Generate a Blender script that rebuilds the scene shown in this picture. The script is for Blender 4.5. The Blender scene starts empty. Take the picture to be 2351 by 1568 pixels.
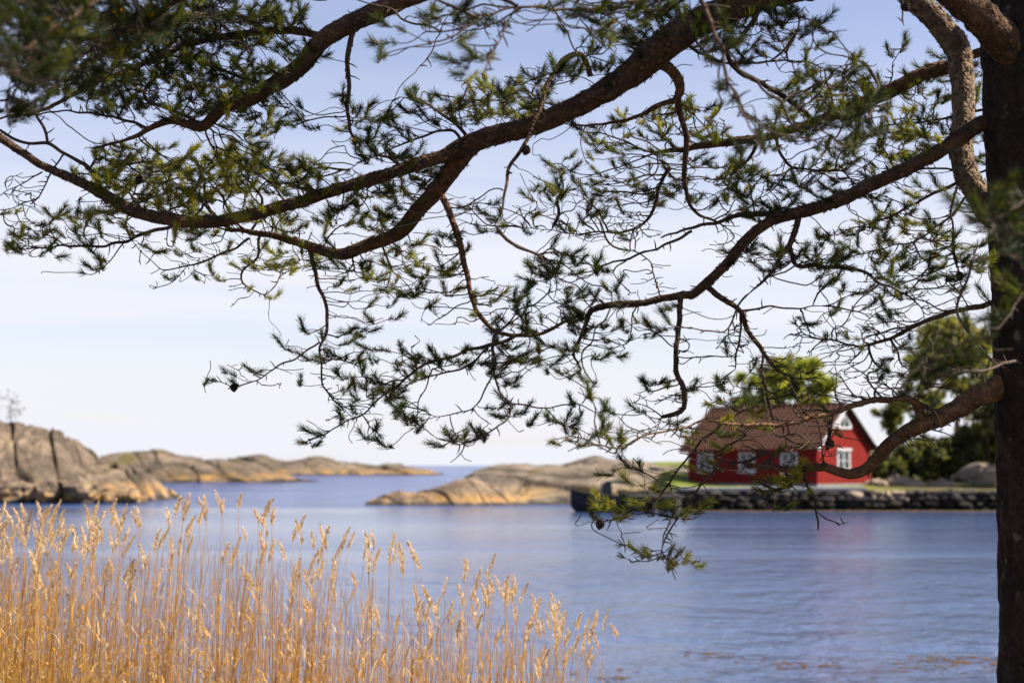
import bpy, bmesh, math, random
import numpy as np
from mathutils import Vector, Matrix, noise
from mathutils.kdtree import KDTree
R = math.radians
random.seed(7); rng = np.random.default_rng(11)
S = bpy.context.scene
COL = S.collection

# ------------------------------------------------------------------ camera, sky, sun, exposure
FPX, CU, CV, CAMZ = 3265.0, 1175.5, 784.0, 2.8        # a 50 mm lens; photo measured on a 2351 x 1568 copy
PITCH = math.atan(284 / FPX)
cam = bpy.data.cameras.new('camera'); camo = bpy.data.objects.new('camera', cam); COL.objects.link(camo)
cam.lens = 50; cam.sensor_width = 36; cam.clip_start = 0.1; cam.clip_end = 60000
camo.location = (0, 0, CAMZ); camo.rotation_euler = (R(90) + PITCH, 0, 0)
cam.dof.use_dof = True; cam.dof.focus_distance = 7.9; cam.dof.aperture_fstop = 2.0
S.camera = camo

SUN_EL, SUN_AZ = R(47), R(98)                          # azimuth clockwise from +Y (away from the camera)
w = bpy.data.worlds.new('World'); S.world = w; w.use_nodes = True
nt = w.node_tree; N = nt.nodes; Lk = nt.links; N.clear()
out = N.new('ShaderNodeOutputWorld'); bg = N.new('ShaderNodeBackground'); bg.inputs['Strength'].default_value = 0.056
sky = N.new('ShaderNodeTexSky'); sky.sky_type = 'NISHITA'; sky.sun_disc = False
sky.sun_elevation = SUN_EL; sky.sun_rotation = SUN_AZ; sky.air_density = 1.0; sky.dust_density = 0.6; sky.ozone_density = 1.2
tc = N.new('ShaderNodeTexCoord'); sep = N.new('ShaderNodeSeparateXYZ'); Lk.new(tc.outputs['Generated'], sep.inputs[0])
mp = N.new('ShaderNodeMapping'); mp.inputs['Scale'].default_value = (1.6, 1.6, 26); Lk.new(tc.outputs['Generated'], mp.inputs[0])
nz = N.new('ShaderNodeTexNoise'); nz.inputs['Scale'].default_value = 1.5; nz.inputs['Detail'].default_value = 6; nz.inputs['Roughness'].default_value = 0.55
Lk.new(mp.outputs[0], nz.inputs['Vector'])
def wmath(op, a, b=None, clamp=False):
    n = N.new('ShaderNodeMath'); n.operation = op; n.use_clamp = clamp
    for i, s in enumerate((a, b)):
        if s is None: continue
        if isinstance(s, (int, float)): n.inputs[i].default_value = s
        else: Lk.new(s, n.inputs[i])
    return n.outputs[0]
wz = wmath('ADD', sep.outputs['Z'], wmath('MULTIPLY', wmath('SUBTRACT', nz.outputs['Fac'], 0.5), 0.035))
cr = N.new('ShaderNodeValToRGB'); e = cr.color_ramp; e.interpolation = 'EASE'   # thin cloud: veil low down, a stratus bank, clear above
stops = [(0.0, 1.0), (0.035, .85), (0.083, .48), (0.089, .50), (0.097, .95), (0.14, .92), (0.185, .55), (0.24, .30), (0.30, .13), (0.42, .05), (1.0, .03)]
e.elements[0].position, e.elements[0].color = stops[0][0], (stops[0][1],) * 3 + (1,)
e.elements[1].position, e.elements[1].color = stops[-1][0], (stops[-1][1],) * 3 + (1,)
for p_, v_ in stops[1:-1]:
    el = e.elements.new(p_); el.color = (v_, v_, v_, 1)
Lk.new(wz, cr.inputs[0])
cfac = wmath('MULTIPLY', cr.outputs[0], wmath('ADD', wmath('MULTIPLY', nz.outputs['Fac'], 1.9), 0.1), True)
mix = N.new('ShaderNodeMix'); mix.data_type = 'RGBA'
tint = N.new('ShaderNodeMix'); tint.data_type = 'RGBA'; tint.blend_type = 'MULTIPLY'; tint.inputs[0].default_value = 1
Lk.new(sky.outputs[0], tint.inputs[6]); tint.inputs[7].default_value = (1.26, 1.075, 1.16, 1)
Lk.new(cfac, mix.inputs[0]); Lk.new(tint.outputs[2], mix.inputs[6]); mix.inputs[7].default_value = (5.95, 6.05, 6.6, 1)
Lk.new(mix.outputs[2], bg.inputs['Color']); Lk.new(bg.outputs[0], out.inputs[0])

sun = bpy.data.lights.new('sun', 'SUN'); sun.energy = 5.0; sun.angle = R(0.53); sun.color = (1.0, 0.93, 0.82)
suno = bpy.data.objects.new('sun', sun); COL.objects.link(suno)
sdir = Vector((math.sin(SUN_AZ) * math.cos(SUN_EL), math.cos(SUN_AZ) * math.cos(SUN_EL), math.sin(SUN_EL)))
suno.rotation_euler = sdir.to_track_quat('Z', 'Y').to_euler(); suno.location = (20, 0, 30)
S.view_settings.view_transform = 'Standard'; S.view_settings.look = 'None'
S.view_settings.exposure = 1.41; S.view_settings.gamma = 1.0; S.view_settings.use_curve_mapping = False
S.cycles.max_bounces = 8; S.cycles.transparent_max_bounces = 8

# ------------------------------------------------------------------ helpers
FW = np.array((0, math.cos(PITCH), math.sin(PITCH))); UP = np.array((0, -math.sin(PITCH), math.cos(PITCH)))
def P(u, v, d):                                         # a point at distance d that is seen at (u, v)
    return np.array((0, 0, CAMZ)) + d * (FW + (784 - v) / FPX * UP + np.array(((u - CU) / FPX, 0, 0)))
def Z(v, y):                                            # height seen at row v when y metres away
    t = (784 - v) / FPX
    return CAMZ + y * (math.sin(PITCH) + t * math.cos(PITCH)) / (math.cos(PITCH) - t * math.sin(PITCH))
def X(u, y, z=1.5):
    return (u - CU) / FPX * (y * math.cos(PITCH) + (z - CAMZ) * math.sin(PITCH))
def WL(v): return 2.8 / math.tan(math.atan((v - 784) / FPX) - PITCH)   # distance of a waterline seen at row v

def smooth(me): me.polygons.foreach_set('use_smooth', [True] * len(me.polygons))
def link(name, me, mat=None, parent=None, sm=False):
    o = bpy.data.objects.new(name, me); COL.objects.link(o)
    if mat:
        for m in (mat if isinstance(mat, (list, tuple)) else [mat]): me.materials.append(m)
    if parent: o.parent = parent
    if sm: smooth(me)
    return o
def npmesh(name, V, F, tint=None, midx=None):
    V = np.asarray(V, dtype=np.float32).reshape(-1, 3); F = np.asarray(F, dtype=np.int32); k = F.shape[1]
    me = bpy.data.meshes.new(name)
    me.vertices.add(len(V)); me.vertices.foreach_set('co', V.ravel())
    me.loops.add(F.size); me.loops.foreach_set('vertex_index', F.ravel())
    me.polygons.add(len(F)); me.polygons.foreach_set('loop_start', np.arange(0, F.size, k, dtype=np.int32))
    me.polygons.foreach_set('loop_total', np.full(len(F), k, dtype=np.int32))
    if midx is not None: me.polygons.foreach_set('material_index', np.asarray(midx, dtype=np.int32))
    me.update(calc_edges=True)
    if tint is not None:
        a = me.attributes.new('tint', 'FLOAT', 'POINT'); a.data.foreach_set('value', np.asarray(tint, dtype=np.float32))
    return me
def tag(o, label=None, cat=None, group=None, kind=None):
    if label: o['label'] = label
    if cat: o['category'] = cat
    if group: o['group'] = group
    if kind: o['kind'] = kind
    return o
def empty(name, loc, rz=0, label=None, cat=None, group=None):
    o = bpy.data.objects.new(name, None); COL.objects.link(o); o.location = loc; o.rotation_euler = (0, 0, rz)
    return tag(o, label, cat, group)
class MB:                                               # collects shapes for ONE mesh
    def __init__(s): s.v = []; s.f = []
    def box(s, x0, x1, y0, y1, z0, z1, M=None):
        b = len(s.v)
        c = [(x, y, z) for z in (z0, z1) for y in (y0, y1) for x in (x0, x1)]
        if M is not None: c = [tuple(M @ Vector(p)) for p in c]
        s.v += c
        s.f += [tuple(b + i for i in q) for q in ((0, 2, 3, 1), (4, 5, 7, 6), (0, 1, 5, 4), (2, 6, 7, 3), (0, 4, 6, 2), (1, 3, 7, 5))]
        return s
    def poly(s, pts):
        b = len(s.v); s.v += [tuple(p) for p in pts]; s.f.append(tuple(range(b, b + len(pts)))); return s
    def prism(s, pts, vec):                             # a polygon pulled along vec
        n = len(pts); b = len(s.v); vec = Vector(vec)
        s.v += [tuple(p) for p in pts] + [tuple(Vector(p) + vec) for p in pts]
        s.f.append(tuple(b + i for i in range(n))[::-1]); s.f.append(tuple(b + n + i for i in range(n)))
        for i in range(n): j = (i + 1) % n; s.f.append((b + i, b + j, b + n + j, b + n + i))
        return s
    def tube(s, pts, rad, k=6):
        V, F = tube_np([np.array(p, float) for p in pts], rad if hasattr(rad, '__len__') else [rad] * len(pts), k)
        b = len(s.v); s.v += [tuple(p) for p in V]; s.f += [tuple(int(i) + b for i in q) for q in F]
        return s
    def build(s, name, mat, parent=None, sm=False, bevel=0):
        me = bpy.data.meshes.new(name); me.from_pydata(s.v, [], s.f)
        bm = bmesh.new(); bm.from_mesh(me); bmesh.ops.recalc_face_normals(bm, faces=bm.faces)
        if bevel: bmesh.ops.bevel(bm, geom=bm.edges[:], offset=bevel, segments=1, affect='EDGES')
        bm.to_mesh(me); bm.free(); me.update()
        return link(name, me, mat, parent, sm)
def frames(pts):
    pts = np.asarray(pts, float)
    T = np.gradient(pts, axis=0); T /= np.linalg.norm(T, axis=1)[:, None] + 1e-12
    ref = np.array((0.31, 0.87, 0.38)) if abs(T[0] @ np.array((0.31, 0.87, 0.38))) < .9 else np.array((1., 0, 0))
    A = np.empty_like(pts); a = ref
    for i in range(len(pts)):
        a = a - T[i] * (a @ T[i]); a = a / (np.linalg.norm(a) + 1e-12); A[i] = a
    return T, A, np.cross(T, A)
def tube_np(pts, rad, k, disp=None):
    pts = np.asarray(pts, float); T, A, B = frames(pts); n = len(pts)
    th = np.arange(k) * 2 * math.pi / k
    rr = np.asarray(rad, float)[:, None] * np.ones((1, k))
    if disp is not None: rr = rr * disp
    V = pts[:, None, :] + rr[..., None] * (np.cos(th)[None, :, None] * A[:, None, :] + np.sin(th)[None, :, None] * B[:, None, :])
    i = np.arange(n - 1)[:, None] * k; j = np.arange(k)[None, :]; j2 = (j + 1) % k
    F = np.stack([i + j, i + j2, i + k + j2, i + k + j], -1).reshape(-1, 4)
    return V.reshape(-1, 3), F
def catmull(pts, step):                                 # smooth resampling of rows of numbers; spacing from the first two columns
    p = np.asarray(pts, float); p = np.vstack([2 * p[0] - p[1], p, 2 * p[-1] - p[-2]]); o = []
    for i in range(1, len(p) - 2):
        n = max(2, int(np.linalg.norm((p[i + 1] - p[i])[:2]) / step))
        for t in np.arange(n) / n:
            o.append(.5 * ((2 * p[i]) + (-p[i - 1] + p[i + 1]) * t + (2 * p[i - 1] - 5 * p[i] + 4 * p[i + 1] - p[i + 2]) * t * t
                           + (-p[i - 1] + 3 * p[i] - 3 * p[i + 1] + p[i + 2]) * t ** 3))
    o.append(p[-2]); return np.array(o)

# ------------------------------------------------------------------ materials
def mat(name, build, rough=.8):
    m = bpy.data.materials.new(name); m.use_nodes = True; t = m.node_tree; t.nodes.clear()
    o = t.nodes.new('ShaderNodeOutputMaterial'); b = t.nodes.new('ShaderNodeBsdfPrincipled')
    b.inputs['Roughness'].default_value = rough; b.inputs['Specular IOR Level'].default_value = .14
    t.links.new(b.outputs[0], o.inputs[0]); build(t, b, o); return m
def nd(t, typ, **kw):
    n = t.nodes.new(typ)
    for k, v in kw.items():
        if k.startswith('i_'): n.inputs[k[2:].replace('_', ' ')].default_value = v
        else: setattr(n, k, v)
    return n
def ramp(t, src, stops, interp='LINEAR'):
    r = t.nodes.new('ShaderNodeValToRGB'); e = r.color_ramp; e.interpolation = interp
    e.elements[0].position = stops[0][0]; e.elements[0].color = (*stops[0][1], 1)
    e.elements[1].position = stops[-1][0]; e.elements[1].color = (*stops[-1][1], 1)
    for p, c in stops[1:-1]: e.elements.new(p).color = (*c, 1)
    t.links.new(src, r.inputs[0]); return r.outputs[0]
def mixc(t, f, a, b, mode='MIX'):
    n = t.nodes.new('ShaderNodeMix'); n.data_type = 'RGBA'; n.blend_type = mode
    for i, s in ((0, f), (6, a), (7, b)):
        if isinstance(s, (int, float)): n.inputs[i].default_value = s
        elif isinstance(s, tuple): n.inputs[i].default_value = (*s, 1)
        else: t.links.new(s, n.inputs[i])
    return n.outputs[2]
def mth(t, op, a, b=0., clamp=False):
    n = t.nodes.new('ShaderNodeMath'); n.operation = op; n.use_clamp = clamp
    for i, s in enumerate((a, b)):
        if isinstance(s, (int, float)): n.inputs[i].default_value = s
        else: t.links.new(s, n.inputs[i])
    return n.outputs[0]
def coords(t, kind='Object', scale=(1, 1, 1), rot=(0, 0, 0)):
    c = t.nodes.new('ShaderNodeTexCoord'); m = t.nodes.new('ShaderNodeMapping')
    m.inputs['Scale'].default_value = scale; m.inputs['Rotation'].default_value = rot
    t.links.new(c.outputs[kind], m.inputs[0]); return m.outputs[0]
def tex_noise(t, vec, scale, detail=4, rough=.55):
    n = nd(t, 'ShaderNodeTexNoise', i_Scale=scale, i_Detail=detail, i_Roughness=rough); t.links.new(vec, n.inputs['Vector']); return n.outputs['Fac']
def bump(t, b, h, strength, dist):
    n = nd(t, 'ShaderNodeBump', i_Strength=strength, i_Distance=dist); t.links.new(h, n.inputs['Height']); t.links.new(n.outputs[0], b.inputs['Normal'])
def flat(name, col, rough=.7, var=.25, scale=3.):
    def f(t, b, o):
        n = tex_noise(t, coords(t), scale, 5, .6)
        c0 = tuple(x * (1 - var) for x in col); c1 = tuple(min(1, x * (1 + var)) for x in col)
        t.links.new(ramp(t, n, [(.3, c0), (.7, c1)]), b.inputs['Base Color'])
    return mat(name, f, rough)
def bark(name, c0, c1, c2, sc, strength):
    def f(t, b, o):
        v = coords(t); n = tex_noise(t, v, 5.5, 6, .65); n2 = tex_noise(t, v, sc, 5, .7)
        vo = nd(t, 'ShaderNodeTexVoronoi', feature='DISTANCE_TO_EDGE', i_Scale=sc); t.links.new(v, vo.inputs['Vector'])
        c = ramp(t, n, [(.3, c0), (.5, c1), (.72, c2)])
        c = mixc(t, mth(t, 'MULTIPLY', ramp(t, n2, [(.4, (1, 1, 1)), (.6, (0, 0, 0))]), .55), c, tuple(x * .35 for x in c0))
        c = mixc(t, ramp(t, tex_noise(t, v, 9, 3), [(.62, (0, 0, 0)), (.72, (1, 1, 1))]), c, (.10, .095, .07))
        t.links.new(c, b.inputs['Base Color'])
        bump(t, b, mth(t, 'ADD', mth(t, 'MINIMUM', vo.outputs['Distance'], .25), mth(t, 'MULTIPLY', n2, .5)), strength, .02)
    return mat(name, f, .9)
M_TRUNK = bark('pine bark dark', (.016, .012, .010), (.030, .021, .016), (.055, .036, .026), 24, 1.0)
M_LIMB = bark('pine bark reddish', (.042, .027, .019), (.085, .050, .030), (.17, .10, .058), 34, 1.0)
M_ORANGE = bark('orange young pine bark', (.055, .032, .019), (.14, .078, .040), (.27, .155, .08), 30, 1.0)
M_SUNLIT = bark('sunlit pine bark', (.12, .085, .055), (.20, .14, .09), (.28, .20, .13), 30, 1.0)  # bark lightened so its colour carries the sunlight on the second stem
M_TWIG = bark('pine twig bark', (.035, .025, .020), (.065, .046, .034), (.12, .085, .06), 60, .4)
def leafy(name, stops, trans, tcol=(1.5, 1.35, .5), rough=.5):
    def f(t, b, o):
        a = nd(t, 'ShaderNodeAttribute', attribute_name='tint')
        c = ramp(t, a.outputs['Fac'], stops)
        t.links.new(c, b.inputs['Base Color'])
        tr = nd(t, 'ShaderNodeBsdfTranslucent'); t.links.new(mixc(t, 1, c, tcol, 'MULTIPLY'), tr.inputs['Color'])
        ms = nd(t, 'ShaderNodeMixShader', i_Fac=trans); t.links.new(b.outputs[0], ms.inputs[1]); t.links.new(tr.outputs[0], ms.inputs[2])
        t.links.new(ms.outputs[0], o.inputs[0])
    return mat(name, f, rough)
M_NEEDLE = leafy('pine needles', [(0, (.014, .022, .010)), (.4, (.045, .058, .013)), (.7, (.16, .17, .026)), (.86, (.29, .28, .045)), (.93, (.28, .19, .04)), (1, (.42, .20, .04))], .38)
M_REED = leafy('dry reed', [(0, (.19, .09, .02)), (.4, (.54, .285, .052)), (.75, (.64, .41, .12)), (1, (.68, .52, .27))], .4, (1.1, 1, .8), .6)
M_PLUME = leafy('reed plume', [(0, (.38, .24, .11)), (.5, (.60, .44, .25)), (1, (.78, .65, .46))], .4, (1.1, 1, .8), .8)
def rock_mat(name, base, warm, lichen, zl, sc):
    def f(t, b, o):
        v = coords(t); g = nd(t, 'ShaderNodeNewGeometry'); sp = nd(t, 'ShaderNodeSeparateXYZ'); t.links.new(g.outputs['Position'], sp.inputs[0])
        n1 = tex_noise(t, v, .22 * sc, 6, .62); n2 = tex_noise(t, v, 1.0 * sc, 7, .72); n3 = tex_noise(t, v, .5 * sc, 5, .6); n4 = tex_noise(t, v, 9 * sc, 4, .7)
        c = ramp(t, n1, [(.34, tuple(x * .5 for x in base)), (.5, base), (.64, warm)])
        c = mixc(t, mth(t, 'MULTIPLY', ramp(t, n2, [(.40, (1, 1, 1)), (.55, (0, 0, 0))]), .8), c, tuple(x * .38 for x in base))
        c = mixc(t, mth(t, 'MULTIPLY', ramp(t, n4, [(.4, (1, 1, 1)), (.6, (0, 0, 0))]), .3), c, tuple(x * .55 for x in base))
        zz = mth(t, 'ADD', sp.outputs['Z'], mth(t, 'MULTIPLY', mth(t, 'SUBTRACT', n3, .5), zl * 1.6))
        lo = ramp(t, mth(t, 'DIVIDE', zz, zl * 2), [(.18, (0, 0, 0)), (.32, (1, 1, 1)), (.6, (.7, .7, .7)), (.85, (0, 0, 0))])     # yellow lichen zone above the tide
        c = mixc(t, mth(t, 'MULTIPLY', lo, ramp(t, n3, [(.42, (.1, .1, .1)), (.6, (1, 1, 1))])), c, lichen)
        wet = ramp(t, mth(t, 'DIVIDE', zz, zl), [(.15, (1, 1, 1)), (.42, (0, 0, 0))])                                             # dark seaweed band at the water
        c = mixc(t, mth(t, 'MULTIPLY', wet, .9), c, (.035, .028, .02))
        ck = nd(t, 'ShaderNodeAttribute', attribute_name='tint')                                                                   # darker colour along the joints
        c = mixc(t, mth(t, 'MULTIPLY', ck.outputs['Fac'], .8), c, (.05, .042, .03))
        up = nd(t, 'ShaderNodeSeparateXYZ'); t.links.new(g.outputs['Normal'], up.inputs[0])
        veg = mth(t, 'MULTIPLY', ramp(t, up.outputs['Z'], [(.80, (0, 0, 0)), (.93, (1, 1, 1))]), ramp(t, tex_noise(t, v, .45 * sc, 5, .65), [(.55, (0, 0, 0)), (.63, (1, 1, 1))]))
        veg = mth(t, 'MULTIPLY', veg, ramp(t, mth(t, 'DIVIDE', zz, zl * 4), [(.35, (0, 0, 0)), (.6, (1, 1, 1))]))
        c = mixc(t, veg, c, (.13, .10, .035))
        t.links.new(c, b.inputs['Base Color'])
        bump(t, b, mth(t, 'ADD', n2, mth(t, 'MULTIPLY', n4, .3)), .9, .6 / sc)
    return mat(name, f, .85)
M_ROCK = rock_mat('coastal granite', (.185, .138, .098), (.32, .235, .155), (.44, .25, .08), 1.0, 1)
M_ROCKF = rock_mat('far coastal granite', (.19, .145, .105), (.28, .21, .145), (.36, .20, .05), 1.15, .5)
M_SLAB = rock_mat('pale granite slab', (.26, .205, .15), (.38, .30, .21), (.44, .27, .10), .8, .8)
M_BOULD = rock_mat('pale granite', (.26, .19, .13), (.41, .275, .16), (.44, .245, .08), .6, 1.5)
def water_f(t, b, o):
    c = nd(t, 'ShaderNodeTexCoord').outputs['Object']
    def mapped(s, r=0):
        m = nd(t, 'ShaderNodeMapping'); m.inputs['Scale'].default_value = s; m.inputs['Rotation'].default_value = (0, 0, r); t.links.new(c, m.inputs[0]); return m.outputs[0]
    big = tex_noise(t, mapped((.012, .05, 1), .12), 1, 3, .5)
    w1 = tex_noise(t, mapped((1.2, .85, 1), .15), 1, 3, .55); w2 = tex_noise(t, mapped((4.4, 3.0, 1), -.2), 1, 4, .62); w3 = tex_noise(t, mapped((.30, .38, 1), .05), 1, 2, .5)
    w4 = tex_noise(t, mapped((.08, .11, 1), -.04), 1, 2, .5)
    h = mth(t, 'ADD', mth(t, 'ADD', mth(t, 'MULTIPLY', w1, .95), mth(t, 'MULTIPLY', w4, .9)), mth(t, 'ADD', mth(t, 'MULTIPLY', w2, .26), mth(t, 'MULTIPLY', w3, .55)))
    sy = nd(t, 'ShaderNodeSeparateXYZ'); t.links.new(c, sy.inputs[0])      # sheltered cove near the shore, ruffled by wind farther out
    wind = ramp(t, mth(t, 'DIVIDE', sy.outputs['Y'], 400), [(.05, (.72, .72, .72)), (.12, (.46, .46, .46)), (.17, (.24, .24, .24)), (.225, (.24, .24, .24)), (.265, (1, 1, 1)), (.5, (1.4, 1.4, 1.4))])
    h = mth(t, 'MULTIPLY', h, mth(t, 'MULTIPLY', wind, 1.6))
    h = mth(t, 'MULTIPLY', h, ramp(t, big, [(.38, (.3, .3, .3)), (.60, (1.1, 1.1, 1.1))]))
    bump(t, b, h, .75, .55)
    t.links.new(ramp(t, mth(t, 'DIVIDE', sy.outputs['Y'], 400), [(.05, (.062, .088, .165)), (.2, (.040, .066, .140)), (.30, (.020, .052, .165)), (1, (.014, .044, .17))]), b.inputs['Base Color'])   # paler near, bluer far out: reflected sky put into the base colour
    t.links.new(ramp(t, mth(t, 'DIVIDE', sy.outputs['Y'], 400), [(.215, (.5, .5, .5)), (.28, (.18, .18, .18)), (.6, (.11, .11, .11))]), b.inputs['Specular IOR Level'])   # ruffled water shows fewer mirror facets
    b.inputs['IOR'].default_value = 1.33
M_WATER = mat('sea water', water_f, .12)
def grass_f(t, b, o):
    v = coords(t); n = tex_noise(t, v, .5, 5, .6); n2 = tex_noise(t, v, 9, 3, .7)
    c = ramp(t, n, [(.3, (.06, .085, .015)), (.48, (.13, .165, .018)), (.6, (.19, .18, .03)), (.72, (.13, .10, .05))])
    sp = nd(t, 'ShaderNodeSeparateXYZ'); t.links.new(v, sp.inputs[0])
    dry = mth(t, 'MULTIPLY', ramp(t, mth(t, 'MULTIPLY', sp.outputs['X'], .02), [(.42, (0, 0, 0)), (.52, (1, 1, 1))]), ramp(t, tex_noise(t, v, .35, 5, .65), [(.34, (0, 0, 0)), (.46, (1, 1, 1))]))
    c = mixc(t, mth(t, 'MULTIPLY', dry, .9), c, (.085, .062, .035))     # trodden earth and dead grass beside the cabin
    t.links.new(mixc(t, mth(t, 'MULTIPLY', n2, .5), c, (.05, .06, .012)), b.inputs['Base Color']); bump(t, b, n2, .8, .1)
M_GRASS = mat('rough grass', grass_f, .95)
M_SHORE = flat('needle littered earth', (.10, .075, .05), .95, .45, 6)
M_RED = flat('falu red paint', (.155, .010, .007), .75, .22, 2.2)
M_WHITE = flat('white trim paint', (.46, .46, .46), .5, .06, 4)
M_TILE = flat('reddish brown roof tile', (.064, .029, .017), .75, .3, 2.5)
M_UNDER = flat('dark soffit board', (.05, .03, .025), .8, .2)
M_PLINTH = flat('grey plinth concrete', (.17, .17, .17), .9, .2, 3)
M_GLASS = mat('window glass', lambda t, b, o: (b.inputs['Base Color'].__setattr__('default_value', (.02, .025, .03, 1)), b.inputs['Specular IOR Level'].__setattr__('default_value', .6)), .05)
M_CURT = flat('pale curtain cloth', (.62, .62, .60), .9, .1)
def quay(name, col):
    def f(t, b, o):
        g = nd(t, 'ShaderNodeNewGeometry'); sp = nd(t, 'ShaderNodeSeparateXYZ'); t.links.new(g.outputs['Position'], sp.inputs[0])
        m_ = nd(t, 'ShaderNodeMapping'); t.links.new(g.outputs['Position'], m_.inputs[0]); n = tex_noise(t, m_.outputs[0], .9, 5, .65); n2 = tex_noise(t, m_.outputs[0], 5, 4, .6)
        c = ramp(t, n, [(.3, tuple(x * .4 for x in col)), (.5, col), (.7, tuple(x * 1.35 for x in col))])
        c = mixc(t, mth(t, 'MULTIPLY', n2, .5), c, tuple(x * .4 for x in col))
        wet = ramp(t, mth(t, 'ADD', sp.outputs['Z'], mth(t, 'MULTIPLY', n, .35)), [(.72, (1, 1, 1)), (1.05 - .1, (0, 0, 0))])     # dark seaweed and wet up to the tide line
        t.links.new(mixc(t, mth(t, 'MULTIPLY', wet, .93), c, (.012, .011, .009)), b.inputs['Base Color']); bump(t, b, n2, .6, .05)
    return mat(name, f, .85)
M_STONE = quay('quay stone', (.048, .041, .035)); M_STONE2 = quay('pale quay stone', (.26, .20, .145))
M_HULL = flat('dark boat hull paint', (.018, .020, .024), .4, .3)
M_CABIN = flat('grey boat cabin paint', (.045, .045, .043), .5, .2)
M_CANVAS = flat('dark green canvas', (.03, .045, .035), .8, .2)
M_WOODG = flat('weathered grey timber', (.14, .12, .10), .9, .3, 4)
M_WEED = flat('brown seaweed', (.075, .042, .016), .6, .4, 5)
M_CONE = flat('pine cone scales', (.035, .024, .018), .9, .4, 40)

# ------------------------------------------------------------------ the setting: water, shore, rocks, land
B = 30000
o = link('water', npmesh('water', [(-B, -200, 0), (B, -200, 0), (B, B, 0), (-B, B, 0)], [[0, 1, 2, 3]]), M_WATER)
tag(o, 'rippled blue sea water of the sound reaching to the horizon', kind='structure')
def heightfield(name, xs, ys, h, m):
    nx, ny = len(xs), len(ys); V = np.array([(x, y, h(x, y)) for y in ys for x in xs])
    i = np.arange(ny - 1)[:, None] * nx; j = np.arange(nx - 1)[None, :]
    F = np.stack([i + j, i + j + 1, i + nx + j + 1, i + nx + j], -1).reshape(-1, 4)
    return link(name, npmesh(name, V, F), m, sm=True)
def shore_h(x, y): return 1.35 - .02 * y - max(0, y - 7.3) * .45 + .16 * noise.fractal(Vector((x * .5, y * .5, 3)), 1, 2, 4) + .12 * max(0, x - 1) * (1 if y < 9 else max(0, 1 - (y - 9) / 3))
o = heightfield('shore', np.linspace(-14, 14, 90), np.linspace(-6, 17, 70), shore_h, M_SHORE); tag(o, 'bare shore ground under the pine beside the reeds', kind='structure')

def sstep(a, b, x): t = min(1, max(0, (x - a) / (b - a))); return t * t * (3 - 2 * t)
def rock_field(name, prof, yf, yr, yb, m, seed, amp=1., block=3., nx=220, ny=80, label=None, front_pow=1.0, rid=.4):
    us = np.array([p[0] for p in prof], float); vs = np.array([p[1] for p in prof], float)
    ulo, uhi = us[0], us[-1]; V = np.empty((ny, nx, 3)); CK = np.zeros((ny, nx))
    off = Vector((seed * 13.7, seed * 7.1, seed * 3.3))
    for i, u in enumerate(np.linspace(ulo, uhi, nx)):
        H = Z(float(np.interp(u, us, vs)), yr); e = min((u - ulo), (uhi - u)) / (uhi - ulo)
        for j in range(ny):
            t = j / (ny - 1); y = yf - 1 + (yb - yf + 1) * t; x = X(u, yr)
            f = sstep(0, (yr - yf) / (yb - yf), t) ** front_pow if y <= yr else 1 - sstep((yr - yf + 3) / (yb - yf), 1, t)
            q = Vector((x, y, 0)); z = (H + .5) * f - .5
            # joints: tilted blocks with sunken cracks
            wv = noise.noise_vector(q * (.35 / block) + off) * block * .5
            pb = Vector(((x + .55 * y) / block, (y - .3 * x) / (block * 3.2), 0)) + off + wv / block
            d, pts = noise.voronoi(pb)
            crack = 1 - sstep(0, .11, d[1] - d[0]); cell = noise.cell(pts[0] * 17.3)
            fall = min(1, max(0, (z + .5) / 1.2)) * min(1, e * 12 + .25)
            z += amp * fall * ((cell - .5) * .07 * block - crack * .30 * min(block, 3) * .4 + .26 * noise.fractal(q * (.55 / block * 1.5) + off, .7, 2.1, 6) + .30 * rid * (noise.ridged_multi_fractal(Vector((x * .9 + y * .5, y * .45 - x * .1, seed)) * (1.6 / block), .9, 2.2, 5, 1, 2) - 1.2) * .5)
            V[j, i] = (x, y, z); CK[j, i] = min(1, crack * fall * (.5 + .8 * cell))
    i = np.arange(ny - 1)[:, None] * nx; j = np.arange(nx - 1)[None, :]
    F = np.stack([i + j, i + j + 1, i + nx + j + 1, i + nx + j], -1).reshape(-1, 4)
    return tag(link(name, npmesh(name, V.reshape(-1, 3), F, CK.ravel()), m, sm=False), label, kind='structure')
rock_field('rocky_headland', [(-260, 930), (-80, 948), (0, 966), (60, 974), (120, 990), (158, 1004), (180, 1026), (198, 1052), (240, 1062), (290, 1074), (330, 1095), (355, 1118), (375, 1142), (400, 1160)],
           WL(1157), 117, 134, M_ROCK, 1, 1.5, 3.0, 260, 170, rid=1.1, label='steep cracked granite headland at the left shore with a bare tree on top')
rock_field('rocky_island', [(180, 1075), (215, 1056), (250, 1043), (290, 1036), (350, 1035), (430, 1045), (500, 1056), (560, 1066), (620, 1078), (680, 1094), (730, 1106)],
           WL(1109), 244, 262, M_ROCKF, 2, 1.2, 5, 220, 110, 'smooth humped granite island beyond the left headland')
rock_field('rocky_islet', [(450, 1062), (495, 1047), (560, 1050), (600, 1042), (655, 1056), (720, 1047), (745, 1049), (790, 1060), (850, 1067), (900, 1065), (950, 1068), (990, 1078), (1020, 1088)],
           WL(1091), 430, 455, M_ROCKF, 3, 1.2, 7, 220, 90, 'long low granite islet farthest out by the open sea')
rock_field('rock_slab', [(1030, 1130), (1060, 1100), (1090, 1080), (1130, 1069), (1200, 1066), (1300, 1067), (1335, 1057), (1370, 1046), (1450, 1047), (1520, 1056), (1600, 1064), (1680, 1072)],
           WL(1164), 122, 145, M_SLAB, 5, .8, 5, 240, 210, 'broad pale granite slab sloping down left of the red cabin')
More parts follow.
